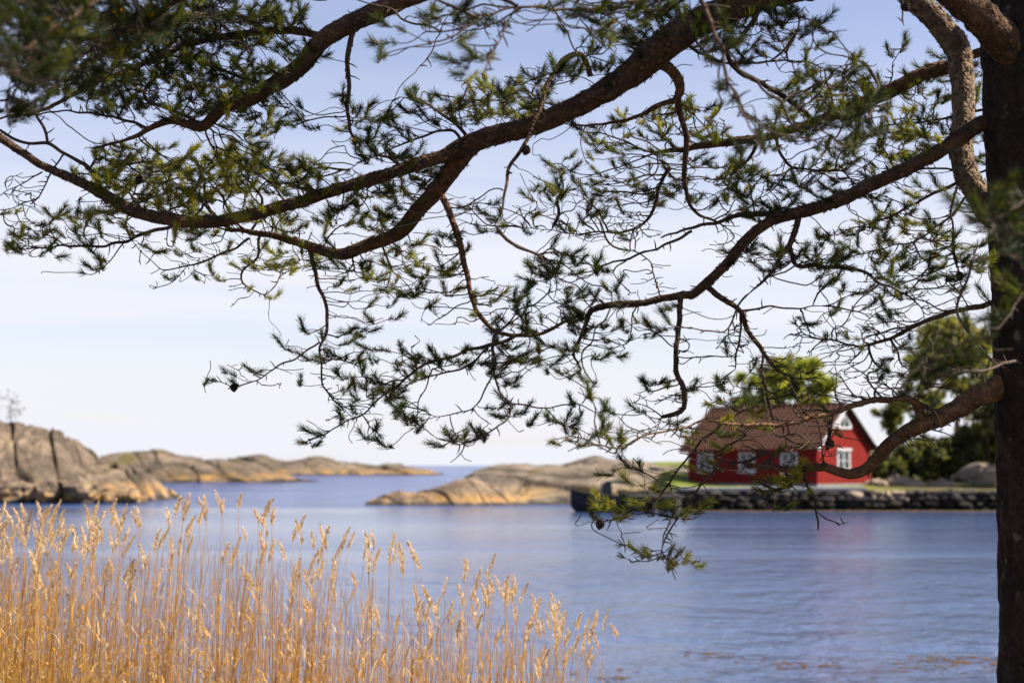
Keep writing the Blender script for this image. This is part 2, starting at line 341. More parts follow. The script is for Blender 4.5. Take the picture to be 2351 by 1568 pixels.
rock_field('low_rock', [(832, 1166), (845, 1150), (880, 1136), (950, 1127), (1010, 1116), (1050, 1098), (1085, 1096), (1120, 1112), (1170, 1132), (1220, 1150), (1270, 1166)],
           WL(1160), 104, 109, M_BOULD, 4, .9, 2.2, 200, 110, 'low golden granite point running out from the slab into the water')

# land the cabin stands on
def land_h(x, y):
    z = 1.42 + .05 * max(0, y - 92) * .6 + .12 * noise.fractal(Vector((x * .25, y * .25, 9)), 1, 2, 3)
    z += .6 * math.exp(-((x - 11) / 2.6) ** 2 - ((y - 103) / 5) ** 2)
    z += 1.6 * sstep(106, 140, y) * sstep(20, 28, x)
    z = z * sstep(8.7, 10.8, x - max(0, (y - 100) * .08)) - .5 * (1 - sstep(8.7, 10.8, x))
    return z - (1 - sstep(89.0, 90.2, y)) * .35
o = heightfield('land', np.linspace(4, 64, 120), np.linspace(89.0, 150, 100), land_h, M_GRASS); tag(o, 'green and yellowed grass land round the red cabin', kind='structure')

def blob(name, c, r, seed, m, parent=None, sub=3, rough=.35, squash=True):
    bm = bmesh.new(); bmesh.ops.create_icosphere(bm, subdivisions=sub, radius=1)
    off = Vector((seed * 5.3, seed * 2.7, seed))
    for v in bm.verts:
        d, pts = noise.voronoi(v.co * 1.3 + off)
        k = 1 + rough * (noise.fractal(v.co * .9 + off, 1, 2, 4) * .6 + (noise.cell(pts[0] * 9.1) - .5) * .5)
        v.co = v.co * k; v.co = Vector((v.co.x * r[0], v.co.y * r[1], v.co.z * r[2]))
    me = bpy.data.meshes.new(name); bm.to_mesh(me); bm.free()
    o = link(name, me, m, parent); o.location = c; return o
bl = [(20, 1130, 1.6, 'grey-brown block of rock under the headland, nearest the picture edge'), (70, 1122, 1.3, 'squat tan boulder between two dark gaps at the headland foot'),
      (108, 1128, 1.5, 'pale orange boulder with a flat top at the headland foot'), (150, 1132, 1.25, 'small wedge boulder leaning between the two orange boulders'),
      (190, 1124, 1.8, 'large bright orange boulder at the headland foot'), (245, 1140, 1.1, 'low brown boulder at the waterline right of the orange boulder'),
      (300, 1142, 1.2, 'rounded grey boulder near the tip of the headland')]
for k, (u, v, r, lab) in enumerate(bl):
    y = 106.2 + .5 * (k % 2); z = max(.2, Z(v, y))
    o = blob('boulder', (X(u, y), y, z - .2), (r * 1.05, r * .9, r * .72), k + 3, M_BOULD, sub=3, rough=.5); o.rotation_euler = (0, R(-20 + 13 * k % 35), k)
    tag(o, lab, 'boulder', 'boulders along the foot of the headland')
y = 101; o = blob('boulder', (X(2262, y), y, Z(1126, y)), (2.9, 2.2, 2.1), 21, M_STONE2, sub=4, rough=.3); tag(o, 'big rounded grey boulder on the grass beside the pine trunk', 'boulder')

for k, (u, v, y, r, lab) in enumerate([(2015, 1106, 94, .7, 'small brown stone at the cabin corner on the grass'), (2062, 1104, 95, .9, 'squat brown boulder under the bushes by the cabin'), (2098, 1110, 93, .6, 'small grey stone on the grass between two dark bushes'), (2165, 1112, 94, .8, 'low stone beside the big rounded boulder')]):
    o = blob('boulder', (X(u, y), y, Z(v, y) - .25), (r * 1.3, r, r * .8), 70 + k, M_STONE2, sub=3, rough=.4); tag(o, lab, 'boulder', 'stones on the grass by the cabin')
# quay of rough stones
QY = 88.2; q = empty('quay_wall', (X(1440, QY), QY, 0), 0, 'dark rough stone quay wall along the water in front of the red cabin', 'quay wall')
qx0, qx1 = X(1440, QY), X(2420, QY); ql = qx1 - qx0
MB().box(0, ql, .35, 1.6, -.6, 1.2).build('core', M_STONE, q)
def squarer(o):
    rr = random.Random(o.name + str(len(o.data.vertices)) + str(o.data.vertices[5].co.x))
    cut = [(Vector((a + rr.uniform(-.25, .25), b + rr.uniform(-.25, .25), c + rr.uniform(-.25, .25))).normalized(), m * rr.uniform(.66, .86)) for a, b, c, m in ((1, 0, 0, .5), (-1, 0, 0, .5), (0, 0, 1, .5), (0, 0, -1, .5), (0, -1, 0, .36), (0, -1, .6, .42))]
    for v in o.data.vertices:
        for n_, d_ in cut:
            e_ = v.co.dot(n_) - d_
            if e_ > 0: v.co -= n_ * e_
    return o
smesh = [squarer(blob('stone', (0, 0, 0), (.5, .36, .5), 40 + k, M_STONE, q, 2, .5)).data for k in range(8)]
for ob in [c for c in q.children if c.name.startswith('stone')]: bpy.data.objects.remove(ob)
smesh2 = []
for me in smesh: c = me.copy(); c.materials.clear(); c.materials.append(M_STONE2); smesh2.append(c)
nst = 0
for row, (z0, hh) in enumerate(((-.35, .55), (.15, .45), (.55, .42), (.90, .38))):
    x = -.2 * row
    while x < ql and nst < 298:
        wd = random.uniform(.3, 1.25); uu = CU + (qx0 + x) * FPX / QY
        pale = 1880 < uu < 2050 and row >= 1 and random.random() < .6
        o = bpy.data.objects.new('stone', random.choice(smesh2 if pale or random.random() < .07 else smesh)); COL.objects.link(o); o.parent = q
        o.location = (x + wd / 2, .25 + random.uniform(-.08, .06), z0 + hh / 2); o.scale = (wd * 1.32, .9 + random.uniform(-.2, .3), hh * random.uniform(1.0, 1.6)); o.rotation_euler = (random.choice((0, math.pi)), random.uniform(-.16, .16), random.uniform(-.3, .3)); nst += 1; x += wd
cp = MB(); cp.box(X(1560, QY) - qx0, X(1990, QY) - qx0, .02, 2.2, 1.23, 1.44); cp.build('coping', M_PLINTH, q, bevel=.03)

# ------------------------------------------------------------------ red cabin
TH = R(46); HL, HW_, WH, RISE, HZ = 10.4, 6.2, 2.62, 2.6, 1.5
cx, cy = X(1876, 90.6), 90.6
house = empty('cabin', (cx - HL * math.cos(TH), cy + HL * math.sin(TH), HZ), -TH, 'red wooden cabin with white windows and brown tiled roof on the quay', 'cabin')
pitch = math.atan2(RISE, HW_ / 2)
MB().box(-.05, HL + .05, -.05, HW_ + .05, -.3, .12).build('plinth', M_PLINTH, house)
b = MB(); b.prism([(.06, .06, .1), (.06, HW_ - .06, .1), (.06, HW_ - .06, WH), (.06, HW_ / 2, WH + RISE - .08), (.06, .06, WH)], (HL - .12, 0, 0)); b.build('wall', M_RED, house)
pw = .16
n = int(HL / pw)
pm = None
for i in range(n):
    o = MB().box(0, HL / n - .012, -.03 - .006 * (i % 2), .055, .12, WH).build('plank', M_RED, house) if pm is None else bpy.data.objects.new('plank', pm)
    if pm is None: pm = o.data
    else: COL.objects.link(o); o.parent = house
    o.location = (i * HL / n + .006, .006 * (i % 2), 0)
n = int(HW_ / pw)
for i in range(n):
    y0, y1 = i * HW_ / n + .006, (i + 1) * HW_ / n - .006; g = lambda yy: WH + RISE - .1 - abs(yy - HW_ / 2) * math.tan(pitch)
    s_ = .006 * (i % 2); MB().prism([(HL - .055, y0, .12), (HL - .055, y1, .12), (HL - .055, y1, g(y1)), (HL - .055, y0, g(y0))], (.09 + s_, 0, 0)).build('plank', M_RED, house)
# roof: deck, tiles, verge boards
OV = .42; sl = (HW_ / 2 + OV) / math.cos(pitch)
def roof_M(side):                                       # local frame on a slope: x along the eave, y up the slope, z out of it
    if side > 0: return Matrix.Translation((-OV, -OV, WH - OV * math.tan(pitch))) @ Matrix.Rotation(pitch, 4, 'X')
    return Matrix.Translation((HL + OV, HW_ + OV, WH - OV * math.tan(pitch))) @ Matrix.Rotation(math.pi, 4, 'Z') @ Matrix.Rotation(pitch, 4, 'X')
RL = HL + 2 * OV
deck = MB()
for s_ in (1, -1): deck.box(0, RL, 0, sl, 0, .06, roof_M(s_))
rf = deck.build('roof', M_UNDER, house)
nx_, ny_ = 26, 11; tw, th_ = RL / nx_, sl / ny_
tb = MB(); prof = [(k / 8 * tw, .03 + .035 * math.sin(k / 8 * 2 * math.pi)) for k in range(9)]
for (xa, za), (xb, zb) in zip(prof, prof[1:]): tb.prism([(xa, 0, za + .03), (xb, 0, zb + .03), (xb, 0, zb + .055), (xa, 0, za + .055)], (0, th_ * 1.12, -.03))
tile0 = tb.build('tile', M_TILE, rf); tm = tile0.data; bpy.data.objects.remove(tile0)
for j in range(ny_):
    for i in range(nx_):
        o = bpy.data.objects.new('tile', tm); COL.objects.link(o); o.parent = rf
        o.matrix_local = roof_M(1) @ Matrix.Translation((i * tw, j * th_ + random.uniform(-.008, .008), .045 + random.uniform(-.004, .004)))
bt = MB()
for j in range(ny_): bt.box(0, RL, j * th_, (j + 1) * th_ + .03, .062, .085 + .02 * (j % 2), roof_M(-1))
tag(bt.build('back_tiles', M_TILE, rf), kind='stuff')
MB().tube([(-OV, HW_ / 2, WH + RISE + .10), (HL + OV, HW_ / 2, WH + RISE + .10)], .11, 8).build('ridge_tile', M_TILE, rf)
for xx in (-OV - .06, HL + OV):
    for s_ in (1, -1):
        Mx = roof_M(s_); off = (xx + OV if s_ > 0 else HL + OV - xx - .06)
        MB().box(off, off + .06, -.02, sl + .02, -.05 if s_ > 0 else .045, .11 if s_ > 0 else .095, Mx).build('verge_board', M_WHITE, rf)
MB().box(-OV, HL + OV, -OV - .05, -OV - .01, WH - OV * math.tan(pitch) - .1, WH - OV * math.tan(pitch) + .04).build('eave_board', M_RED, rf)
def window(M_, w_, h_, cols, rows, hood=False):         # local: x across, z up, -y outwards
    f = MB(); t_ = .13
    f.box(-w_ / 2, -w_ / 2 + t_, -.07, .02, 0, h_, M_).box(w_ / 2 - t_, w_ / 2, -.07, .02, 0, h_, M_).box(-w_ / 2 + t_, w_ / 2 - t_, -.07, .02, h_ - t_, h_, M_).box(-w_ / 2 - .05, w_ / 2 + .05, -.12, .02, -.07, 0, M_).box(-w_ / 2 + t_, w_ / 2 - t_, -.07, .02, 0, t_, M_)
    if hood: f.box(-w_ / 2 - .08, w_ / 2 + .08, -.16, .02, h_, h_ + .14, M_)
    fo = f.build('window', M_WHITE, house)
    iw, ih = w_ - 2 * t_, h_ - 2 * t_
    for c in range(cols):
        for r_ in range(rows):
            x0 = -iw / 2 + c * iw / cols; z0 = t_ + r_ * ih / rows
            MB().box(x0 + .015, x0 + iw / cols - .015, -.035, -.03, z0 + .015, z0 + ih / rows - .015, M_).build('pane', M_GLASS, fo)
    s_ = MB()
    for c in range(1, cols): s_.box(-iw / 2 + c * iw / cols - .045, -iw / 2 + c * iw / cols + .045, -.06, -.02, t_, h_ - t_, M_)
    for r_ in range(1, rows): s_.box(-iw / 2, iw / 2, -.055, -.025, t_ + r_ * ih / rows - .02, t_ + r_ * ih / rows + .02, M_)
    s_.build('mullion', M_WHITE, fo)
    MB().box(-iw / 2, iw / 2, -.025, -.02, t_ + ih * .45, t_ + ih, M_).build('curtain', M_CURT, fo)
for xx in (1.55, 5.0, 8.35): window(Matrix.Translation((xx, -.03, .86)), 1.3, 1.32, 2, 2)
G = Matrix.Translation((HL + .04, HW_ / 2 - .15, .95)) @ Matrix.Rotation(R(90), 4, 'Z'); window(G, 1.5, 1.3, 2, 2, True)
# pointed attic window
G2 = Matrix.Translation((HL + .045, HW_ / 2, WH + 1.05)) @ Matrix.Rotation(R(90), 4, 'Z')
def ring(pts, inner): return [G2 @ Vector((p[0] * inner, y_, .42 + (p[1] - .42) * inner)) for p in pts for y_ in (0,)]
pts = [(-.78, 0), (.78, 0), (.78, .22), (0, 1.08), (-.78, .22)]
f = MB()
for a in range(5):
    p0, p1 = pts[a], pts[(a + 1) % 5]
    sc = lambda p, k: (p[0] * k, .45 + (p[1] - .45) * k)
    qd = [p0, p1, sc(p1, .72), sc(p0, .72)]; f.prism([G2 @ Vector((p[0], .0, p[1])) for p in qd], G2.to_3x3() @ Vector((0, -.09, 0)))
aw = f.build('window', M_WHITE, house)
MB().prism([G2 @ Vector((sc(p, .74)[0], .01, sc(p, .74)[1])) for p in pts], G2.to_3x3() @ Vector((0, -.03, 0))).build('pane', M_GLASS, aw)
MB().box(-.04, .04, -.07, -.025, .15, .9, G2).build('mullion', M_WHITE, aw)

# ------------------------------------------------------------------ moored boat and plank jetty
by = 86.4; bo = empty('motor_boat', (X(1398, by), by, 0), R(184), 'dark motor boat with small wheelhouse and green canopy moored left of the cabin', 'boat')
secs = [(-2.1, .78, .95, -.25), (-1.2, .88, .92, -.3), (0, .9, .95, -.32), (1.1, .72, 1.05, -.3), (1.9, .38, 1.2, -.15), (2.35, .05, 1.34, .35)]
V = []; F = []
for x, hw, zt, zb in secs: V += [(x, -hw, zt), (x, -hw * .82, (zt + zb) / 2), (x, -hw * .25, zb), (x, hw * .25, zb), (x, hw * .82, (zt + zb) / 2), (x, hw, zt)]
for i in range(len(secs) - 1):
    for j in range(5): F.append((i * 6 + j, i * 6 + j + 1, i * 6 + 7 + j, i * 6 + 6 + j))
F += [tuple(range(6)), tuple(range(30, 36))]
me = bpy.data.meshes.new('hull'); me.from_pydata(V, [], F); link('hull', me, M_HULL, bo)
g = MB()
for sgn in (-1, 1): g.tube([(x, sgn * hw, zt) for x, hw, zt, zb in secs], .05, 6)
g.build('gunwale', M_HULL, bo)
dk = MB(); dk.poly([(x, -hw * .97, zt - .12) for x, hw, zt, zb in secs] + [(x, hw * .97, zt - .12) for x, hw, zt, zb in reversed(secs)]); dk.build('deck', M_WOODG, bo)
MB().prism([(-.15, -.5, .85), (.55, -.5, .85), (.4, -.45, 1.75), (-.1, -.45, 1.75)], (0, .95, 0)).build('wheelhouse', M_CABIN, bo, bevel=.03)
MB().box(.0, .32, -.515, -.505, 1.3, 1.62).build('pane', M_GLASS, bo)
MB().prism([(-1.5, -.6, 1.62), (.2, -.6, 1.76), (.2, -.6, 1.86), (-.7, -.6, 1.92), (-1.5, -.6, 1.74)], (0, 1.2, 0)).build('canopy', M_CANVAS, bo, bevel=.04)
for sy in (-.55, .55): MB().tube([(-1.4, sy, .8), (-1.4, sy, 1.66)], .025, 6).build('canopy_post', M_HULL, bo)
jy = 87.0; je = empty('jetty', (X(1444, jy), jy, .0), 0, 'short grey plank jetty between the boat and the stone quay', 'jetty')
jl = X(1565, jy) - X(1444, jy)
for k in range(int(jl / .2)):
    o = MB().box(0, .185, -.5, .9, .94, .99).build('plank', M_WOODG, je) if k == 0 else bpy.data.objects.new('plank', pmj)
    if k == 0: pmj = o.data
    else: COL.objects.link(o); o.parent = je
    o.location = (k * .2, random.uniform(-.04, .04), random.uniform(0, .012))
for yy in (-.4, .7): MB().box(0, jl, yy, yy + .1, .8, .939).build('beam', M_WOODG, je)
for k in range(3):
    for yy in (-.35, .75): MB().tube([(.2 + k * (jl - .4) / 2, yy, -1), (.2 + k * (jl - .4) / 2, yy, .8)], .08, 8).build('pile', M_WOODG, je)

# ------------------------------------------------------------------ background trees: trunk, limbs, crown of leaf clumps
def leaves_np(C, n, size, tint0, tvar, dirs=None, elong=1.):
    D = rng.normal(size=(n, 3)); D /= np.linalg.norm(D, axis=1)[:, None]
    E = np.cross(D, rng.normal(size=(n, 3))); E /= np.linalg.norm(E, axis=1)[:, None]
    s = size * rng.uniform(.6, 1.3, n)[:, None]
    V = np.stack([C - E * s * .5, C + D * s * elong, C + E * s * .5, C - D * s * elong * .6], 1).reshape(-1, 3)
    t = np.repeat(np.clip(tint0 + tvar * rng.normal(size=n), 0, 1), 4); return V, np.arange(4 * n).reshape(-1, 4), t
def bg_tree(name, x, y, zt, zc, rx, rz, nclump, nleaf, size, m, label, cat, group=None, tint=.4, trunk_m=M_LIMB, seed=0, tr=.18, flatness=.8, bare=False):
    r_ = random.Random(seed); z0 = land_h(x, y) - .2 if y < 150 and x > 4 else bare
    root = empty(name, (x, y, z0), 0, label, cat, group); H = zt - z0
    tk = [(0, 0, 0), (r_.uniform(-.2, .2), 0, H * .35), (r_.uniform(-.4, .4), 0, H * .65), (r_.uniform(-.3, .3), 0, H * .93)]
    t = MB(); t.tube(tk, [tr, tr * .8, tr * .5, tr * .15], 8)
    cen = []
    for k in range(nclump):
        a = r_.uniform(0, 2 * math.pi); q_ = math.sqrt(r_.random()); zz = r_.uniform(-1, .93)
        rr = q_ * math.sqrt(max(0.05, 1 - zz * zz * .85))
        c = np.array((rx * rr * math.cos(a), rx * .8 * rr * math.sin(a), zc - z0 + rz * zz)); cen.append(c)
        f_ = max(.25, min(.95, (c[2] / H) * .8)); b_ = np.array(tk[1]) * (1 - f_) + np.array(tk[3]) * f_
        t.tube([tuple(b_), tuple((b_ + c) / 2 + np.array((0, 0, .15))), tuple(c)], [tr * .3, tr * .18, tr * .05], 4)
    t.build('trunk', trunk_m, root)
    V = []; F = []; T = []; nb = 0
    for c in cen:
        cs = r_.uniform(.6, 1.25); n_ = int(nleaf * cs)
        pp = rng.normal(size=(n_, 3)) * np.array((.42, .42, .42 * flatness)) * (rx / math.sqrt(nclump) * 2.1) * cs + c
        v, f_, t_ = leaves_np(pp, n_, size, tint + r_.uniform(-.15, .15), .1); V.append(v); F.append(f_ + nb); T.append(t_); nb += len(v)
    link('crown', npmesh('crown', np.vstack(V), np.vstack(F), np.concatenate(T)), m, root)
    return root
M_SPRING = leafy('spring leaves', [(0, (.08, .10, .025)), (.5, (.165, .20, .045)), (1, (.30, .32, .07))], .55)
M_PINEBG = leafy('distant pine foliage', [(0, (.045, .054, .026)), (.5, (.11, .12, .052)), (1, (.21, .205, .088))], .55)
M_GREY = leafy('grey twigs', [(0, (.10, .09, .08)), (1, (.22, .20, .17))], .1)
def bt_(name, u, y, vtop, vcen, rpx, rzpx, *a, **k):
    s = y / FPX; return bg_tree(name, X(u, y, 4), y, Z(vtop, y), Z(vcen, y), rpx * s, rzpx * s, *a, **k)
bt_('deciduous_tree', 1838, 112, 826, 885, 72, 62, 70, 90, .26, M_SPRING, 'bright yellow-green spring tree rising behind the cabin roof ridge', 'tree', tint=.75, seed=3)
bt_('deciduous_tree', 1712, 114, 850, 905, 36, 52, 26, 60, .24, M_SPRING, 'pale thin yellow-green tree behind the roof, nearest the broken hanging branch', 'tree', tint=.6, seed=4)
bt_('pine_tree', 1775, 118, 822, 880, 46, 58, 40, 100, .28, M_PINEBG, 'dull olive tree between the two yellow-green ones behind the roof', 'tree', tint=.75, seed=5)
bt_('pine_tree', 2195, 108, 738, 815, 92, 78, 36, 120, .30, M_PINEBG, 'tall olive-crowned pine behind the grass, tallest of the far pines', 'tree', tint=.85, seed=6, tr=.24)
bt_('pine_tree', 2268, 104, 770, 900, 76, 120, 36, 110, .28, M_PINEBG, 'dark pine with a low crown half behind the near trunk', 'tree', tint=.6, seed=7, tr=.22)
bt_('pine_tree', 2125, 112, 800, 885, 54, 84, 24, 100, .28, M_PINEBG, 'middle-sized dark pine left of the tallest far pine', 'tree', tint=.6, seed=8, tr=.2)
bt_('pine_tree', 2050, 116, 900, 955, 34, 42, 16, 90, .28, M_PINEBG, 'slim pine with a thin crown just right of the cabin roof', 'tree', tint=.5, seed=9, tr=.14)
for k, (u, y, vt, vc, rx, rz, tn, lab) in enumerate([(2030, 97, 1046, 1082, 40, 34, .35, 'dark bush pressed against the right corner of the cabin'), (2085, 99, 1010, 1068, 50, 48, .3, 'tall dark bush under the slim pine right of the cabin'),
        (2140, 103, 1000, 1060, 52, 52, .4, 'brownish bush beneath the middle-sized pine'), (2205, 104, 985, 1040, 48, 50, .35, 'dark bush behind the big grey boulder'), (2275, 106, 980, 1040, 46, 60, .3, 'dark bush beside the near trunk above the grey boulder')]):
    bt_('bush', u, y, vt, vc, rx, rz, 30, 130, .26, M_PINEBG, lab, 'bush', 'dark bushes right of the cabin', tint=tn, seed=20 + k, tr=.07, flatness=.8)
for k, (x, y, h_, lab) in enumerate([(34.2, 92.5, 9, 'pine at the quay edge just hidden past the near trunk'), (37.5, 97, 10.5, 'tall pine beyond the near trunk at the right end of the quay'), (41, 101, 12, 'tallest pine standing farthest right behind the quay')]):
    bg_tree('pine_tree', x, y, 1.6 + h_, 1.6 + h_ * .66, 3.0, h_ * .33, 44, 150, .3, M_PINEBG, lab, 'tree', tint=.6, seed=60 + k, tr=.25)
# bare tree on the headland
ty = 117; bx = X(28, ty, 6); bz = Z(972, ty)
bg_tree('bare_tree', bx, ty, Z(912, ty), Z(930, ty), 1.15, .85, 16, 9, .13, M_GREY, 'thin leafless grey tree standing on top of the headland', 'tree', tint=.3, trunk_m=M_GREY, seed=31, tr=.055, bare=bz - .4)

# ------------------------------------------------------------------ floating weed
wv = []; wf = []
for (u, v, n_) in ((1830, 1527, 26), (2215, 1516, 40), (1640, 1506, 14), (1400, 1556, 14), (2100, 1532, 16)):
    y0 = WL(v); x0 = X(u, y0, 0)
    for k in range(n_):
        c = (x0 + random.gauss(0, .28), y0 + random.gauss(0, .3)); r_ = random.uniform(.02, .075); b0 = len(wv)
        wv += [(c[0] + r_ * 1.8 * random.uniform(.5, 1) * math.cos(a), c[1] + r_ * random.uniform(.5, 1) * math.sin(a), .004) for a in np.arange(6) * math.pi / 3]
        wv.append((c[0], c[1], .014)); wf += [(b0 + i, b0 + (i + 1) % 6, b0 + 6) for i in range(6)]
for k in range(420):
    xx = random.uniform(X(1560, QY), X(2330, QY)); yy = QY + .05 - abs(random.gauss(0, .45)); r_ = random.uniform(.08, .3); b0 = len(wv)
    wv += [(xx + r_ * 1.7 * random.uniform(.5, 1) * math.cos(a), yy + r_ * .6 * random.uniform(.5, 1) * math.sin(a), .004) for a in np.arange(6) * math.pi / 3]
    wv.append((xx, yy, .05)); wf += [(b0 + i, b0 + (i + 1) % 6, b0 + 6) for i in range(6)]
tag(link('seaweed', npmesh('seaweed', wv, wf), M_WEED), 'brown seaweed floating in scraps on the water and along the quay foot', 'seaweed', kind='stuff')

# ------------------------------------------------------------------ the near pine: traced limbs (u, v, width in photo pixels), then grown twigs and needles
LIMBS = []
def limb(pts, d0=None, d1=None, nd_=1.):                # d0 / d1: distances of first and last point; None follows the limb it grows from
    LIMBS.append(dict(pts=pts, d0=d0, d1=d1, nd=nd_))
TRUNK = [(2421, 2020, 290, 7.), (2420, 1800, 262, 7.), (2418, 1568, 238, 7.), (2413, 1100, 232, 7.), (2403, 800, 232, 7.), (2393, 500, 234, 7.), (2386, 300, 236, 7.), (2381, 60, 240, 7.), (2381, -100, 220, 7.), (2375, -600, 190, 7.), (2360, -1400, 140, 7.1), (2330, -2300, 70, 7.2), (2320, -2900, 16, 7.2)]
# big limbs
limb([(2330, -640, 80), (2100, -520, 70), (1700, -330, 60), (1250, -150, 52), (924, 0, 45), (783, 66, 43), (733, 100, 41), (693, 150, 39), (633, 193, 36), (567, 230, 33), (510, 249, 28), (467, 290, 24), (430, 285, 20), (383, 277, 16), (340, 297, 12), (300, 318, 8), (213, 340, 5)], 7.0, 7.5)
limb([(2350, -130, 95), (2100, -80, 80), (1800, -22, 66), (1700, 12, 64), (1634, 38, 66), (1567, 74, 70), (1505, 122, 76), (1451, 170, 62), (1367, 222, 51), (1284, 264, 47), (1217, 290, 46), (1134, 312, 46), (1067, 335, 44), (1017, 360, 32), (951, 379, 30), (867, 408, 28), (784, 432, 27), (700, 460, 27), (633, 479, 27), (533, 503, 27), (467, 510, 28), (400, 505, 28), (333, 493, 28), (283, 473, 27), (227, 440, 25), (167, 410, 21), (100, 383, 18), (50, 350, 18), (0, 318, 19), (-60, 290, 17), (-160, 260, 12)], 7.1, 7.7)
limb([(1120, 316, 24), (1085, 336, 38), (1058, 364, 43), (1034, 393, 42), (997, 440, 39), (957, 485, 36), (917, 533, 32), (834, 567, 29), (784, 584, 26), (733, 573, 23), (683, 556, 19), (633, 543, 15), (583, 533, 12), (520, 528, 8)])
limb([(2310, 290, 38), (2264, 280, 35), (2201, 318, 34), (2134, 360, 33), (2067, 394, 32), (2001, 424, 31), (1934, 456, 31), (1867, 480, 29), (1801, 496, 27), (1755, 516, 25), (1711, 553, 23), (1677, 596, 23), (1644, 630, 22), (1617, 656, 22), (1590, 676, 20), (1567, 678, 18), (1517, 686, 16), (1467, 696, 15), (1400, 700, 14), (1357, 713, 13), (1350, 736, 10), (1334, 773, 8), (1317, 813, 6), (1334, 850, 4)], 7.0, 7.6)
limb([(2330, 540, 58), (2267, 483, 58), (2251, 450, 57), (2224, 413, 55), (2209, 367, 52), (2207, 317, 50), (2212, 267, 50), (2211, 217, 51), (2207, 160, 54), (2197, 110, 57), (2167, 67, 56), (2127, 23, 54), (2087, -10, 52), (2000, -120, 46), (1930, -330, 38)], 7.25, 7.9)
limb([(2360, 150, 100), (2310, 100, 90), (2265, 52, 78), (2205, 2, 66), (2120, -60, 56), (1980, -200, 44)], 6.95, 6.4)
limb([(2330, 880, 80), (2287, 893, 60), (2234, 915, 48), (2184, 948, 42), (2134, 970, 38), (2084, 990, 34), (2050, 1013, 32), (2024, 1040, 31), (1997, 1070, 28), (1962, 1088, 25), (1929, 1084, 21), (1896, 1073, 19), (1852, 1076, 18), (1796, 1076, 15), (1741, 1069, 12), (1708, 1063, 9)], 7.0, 7.2)
limb([(2122, 968, 22), (2112, 950, 21), (2106, 930, 20), (2087, 916, 17), (2050, 917, 15), (2000, 921, 14), (1950, 934, 13), (1900, 953, 11), (1850, 963, 10), (1817, 973, 9), (1750, 976, 8), (1694, 973, 7), (1654, 970, 6), (1614, 967, 5), (1567, 981, 5), (1520, 991, 4), (1473, 1002, 4), (1438, 1019, 4), (1403, 1027, 3), (1368, 1021, 3), (1333, 1019, 2), (1303, 1004, 2)])
limb([(2275, 115, 20), (2227, 128, 22), (2174, 154, 33), (2134, 165, 33), (2084, 188, 34), (2034, 214, 32), (1984, 234, 28), (1934, 254, 25), (1867, 283, 22), (1817, 297, 20), (1750, 317, 19), (1684, 325, 18), (1617, 334, 17), (1560, 345, 12), (1500, 348, 7)], 7.7, 8.2)
limb([(2300, 690, 14), (2234, 706, 12), (2184, 717, 11), (2134, 733, 10), (2084, 757, 9), (2034, 780, 8), (1984, 793, 6), (1950, 790, 5), (1900, 780, 4), (1850, 768, 3), (1827, 742, 2)], 7.0, 7.3)
# secondary limbs
limb([(745, 88, 18), (700, 74, 17), (650, 71, 17), (567, 78, 16), (467, 94, 15), (383, 124, 13), (283, 167, 12), (217, 191, 11), (150, 228, 9), (83, 258, 8), (17, 267, 5), (-40, 280, 4)])
limb([(610, 71, 11), (583, 50, 10), (517, 32, 10), (450, 33, 9), (400, 33, 8), (300, 60, 6), (200, 110, 5)], None, 6.2)
limb([(640, 200, 9), (560, 180, 9), (467, 143, 8), (400, 128, 6), (330, 120, 4)])
limb([(460, 285, 9), (400, 255, 9), (345, 235, 8), (330, 215, 8), (350, 185, 7), (400, 160, 5)])
limb([(340, 297, 8), (270, 272, 6), (200, 258, 5), (120, 258, 4), (20, 272, 3)])
limb([(817, 55, 13), (804, 87, 12), (799, 133, 11), (801, 183, 10), (799, 233, 9), (802, 283, 8), (811, 313, 6), (827, 333, 3)])
limb([(1357, 175, 13), (1347, 142, 12), (1334, 127, 11), (1314, 126, 11), (1284, 148, 10), (1261, 184, 10), (1244, 227, 10), (1231, 267, 10), (1217, 307, 9), (1191, 350, 9), (1171, 383, 8), (1161, 423, 7), (1157, 467, 5), (1137, 517, 3)], 7.0, 6.7)
limb([(1157, 437, 4), (1140, 433, 3), (1091, 457, 3), (1067, 490, 2)])
limb([(1490, 140, 28), (1527, 152, 26), (1554, 177, 24), (1561, 207, 21), (1547, 231, 14), (1501, 248, 11), (1467, 267, 9), (1417, 280, 7), (1317, 287, 4)])
limb([(1558, 210, 15), (1560, 260, 14), (1577, 317, 13), (1574, 367, 12), (1571, 410, 11), (1581, 460, 9), (1601, 490, 7), (1650, 512, 5)], None, 7.6)
limb([(1830, 495, 12), (1717, 492, 12), (1650, 510, 9), (1600, 520, 7), (1520, 545, 4)])
limb([(1537, 385, 10), (1517, 417, 9), (1507, 460, 8), (1494, 493, 7), (1470, 520, 6), (1417, 536, 5), (1367, 536, 4), (1317, 536, 3), (1267, 530, 2), (1200, 520, 2)], 7.9, 7.9)
limb([(1074, 318, 9), (1044, 284, 8), (1017, 264, 7), (991, 250, 6), (964, 228, 4), (917, 223, 2)])
limb([(1055, 325, 7), (1044, 302, 7), (1001, 303, 6), (951, 320, 5), (901, 340, 4), (851, 363, 3), (801, 388, 2)])
limb([(925, 385, 8), (894, 364, 8), (872, 358, 5)])
limb([(1008, 425, 17), (1014, 450, 16), (1031, 483, 15), (1051, 540, 14), (1064, 590, 13), (1074, 640, 12), (1081, 680, 11), (1097, 720, 10), (1124, 750, 10), (1157, 768, 9), (1217, 770, 9), (1257, 762, 7), (1301, 738, 7), (1345, 716, 6)], None, 7.55)
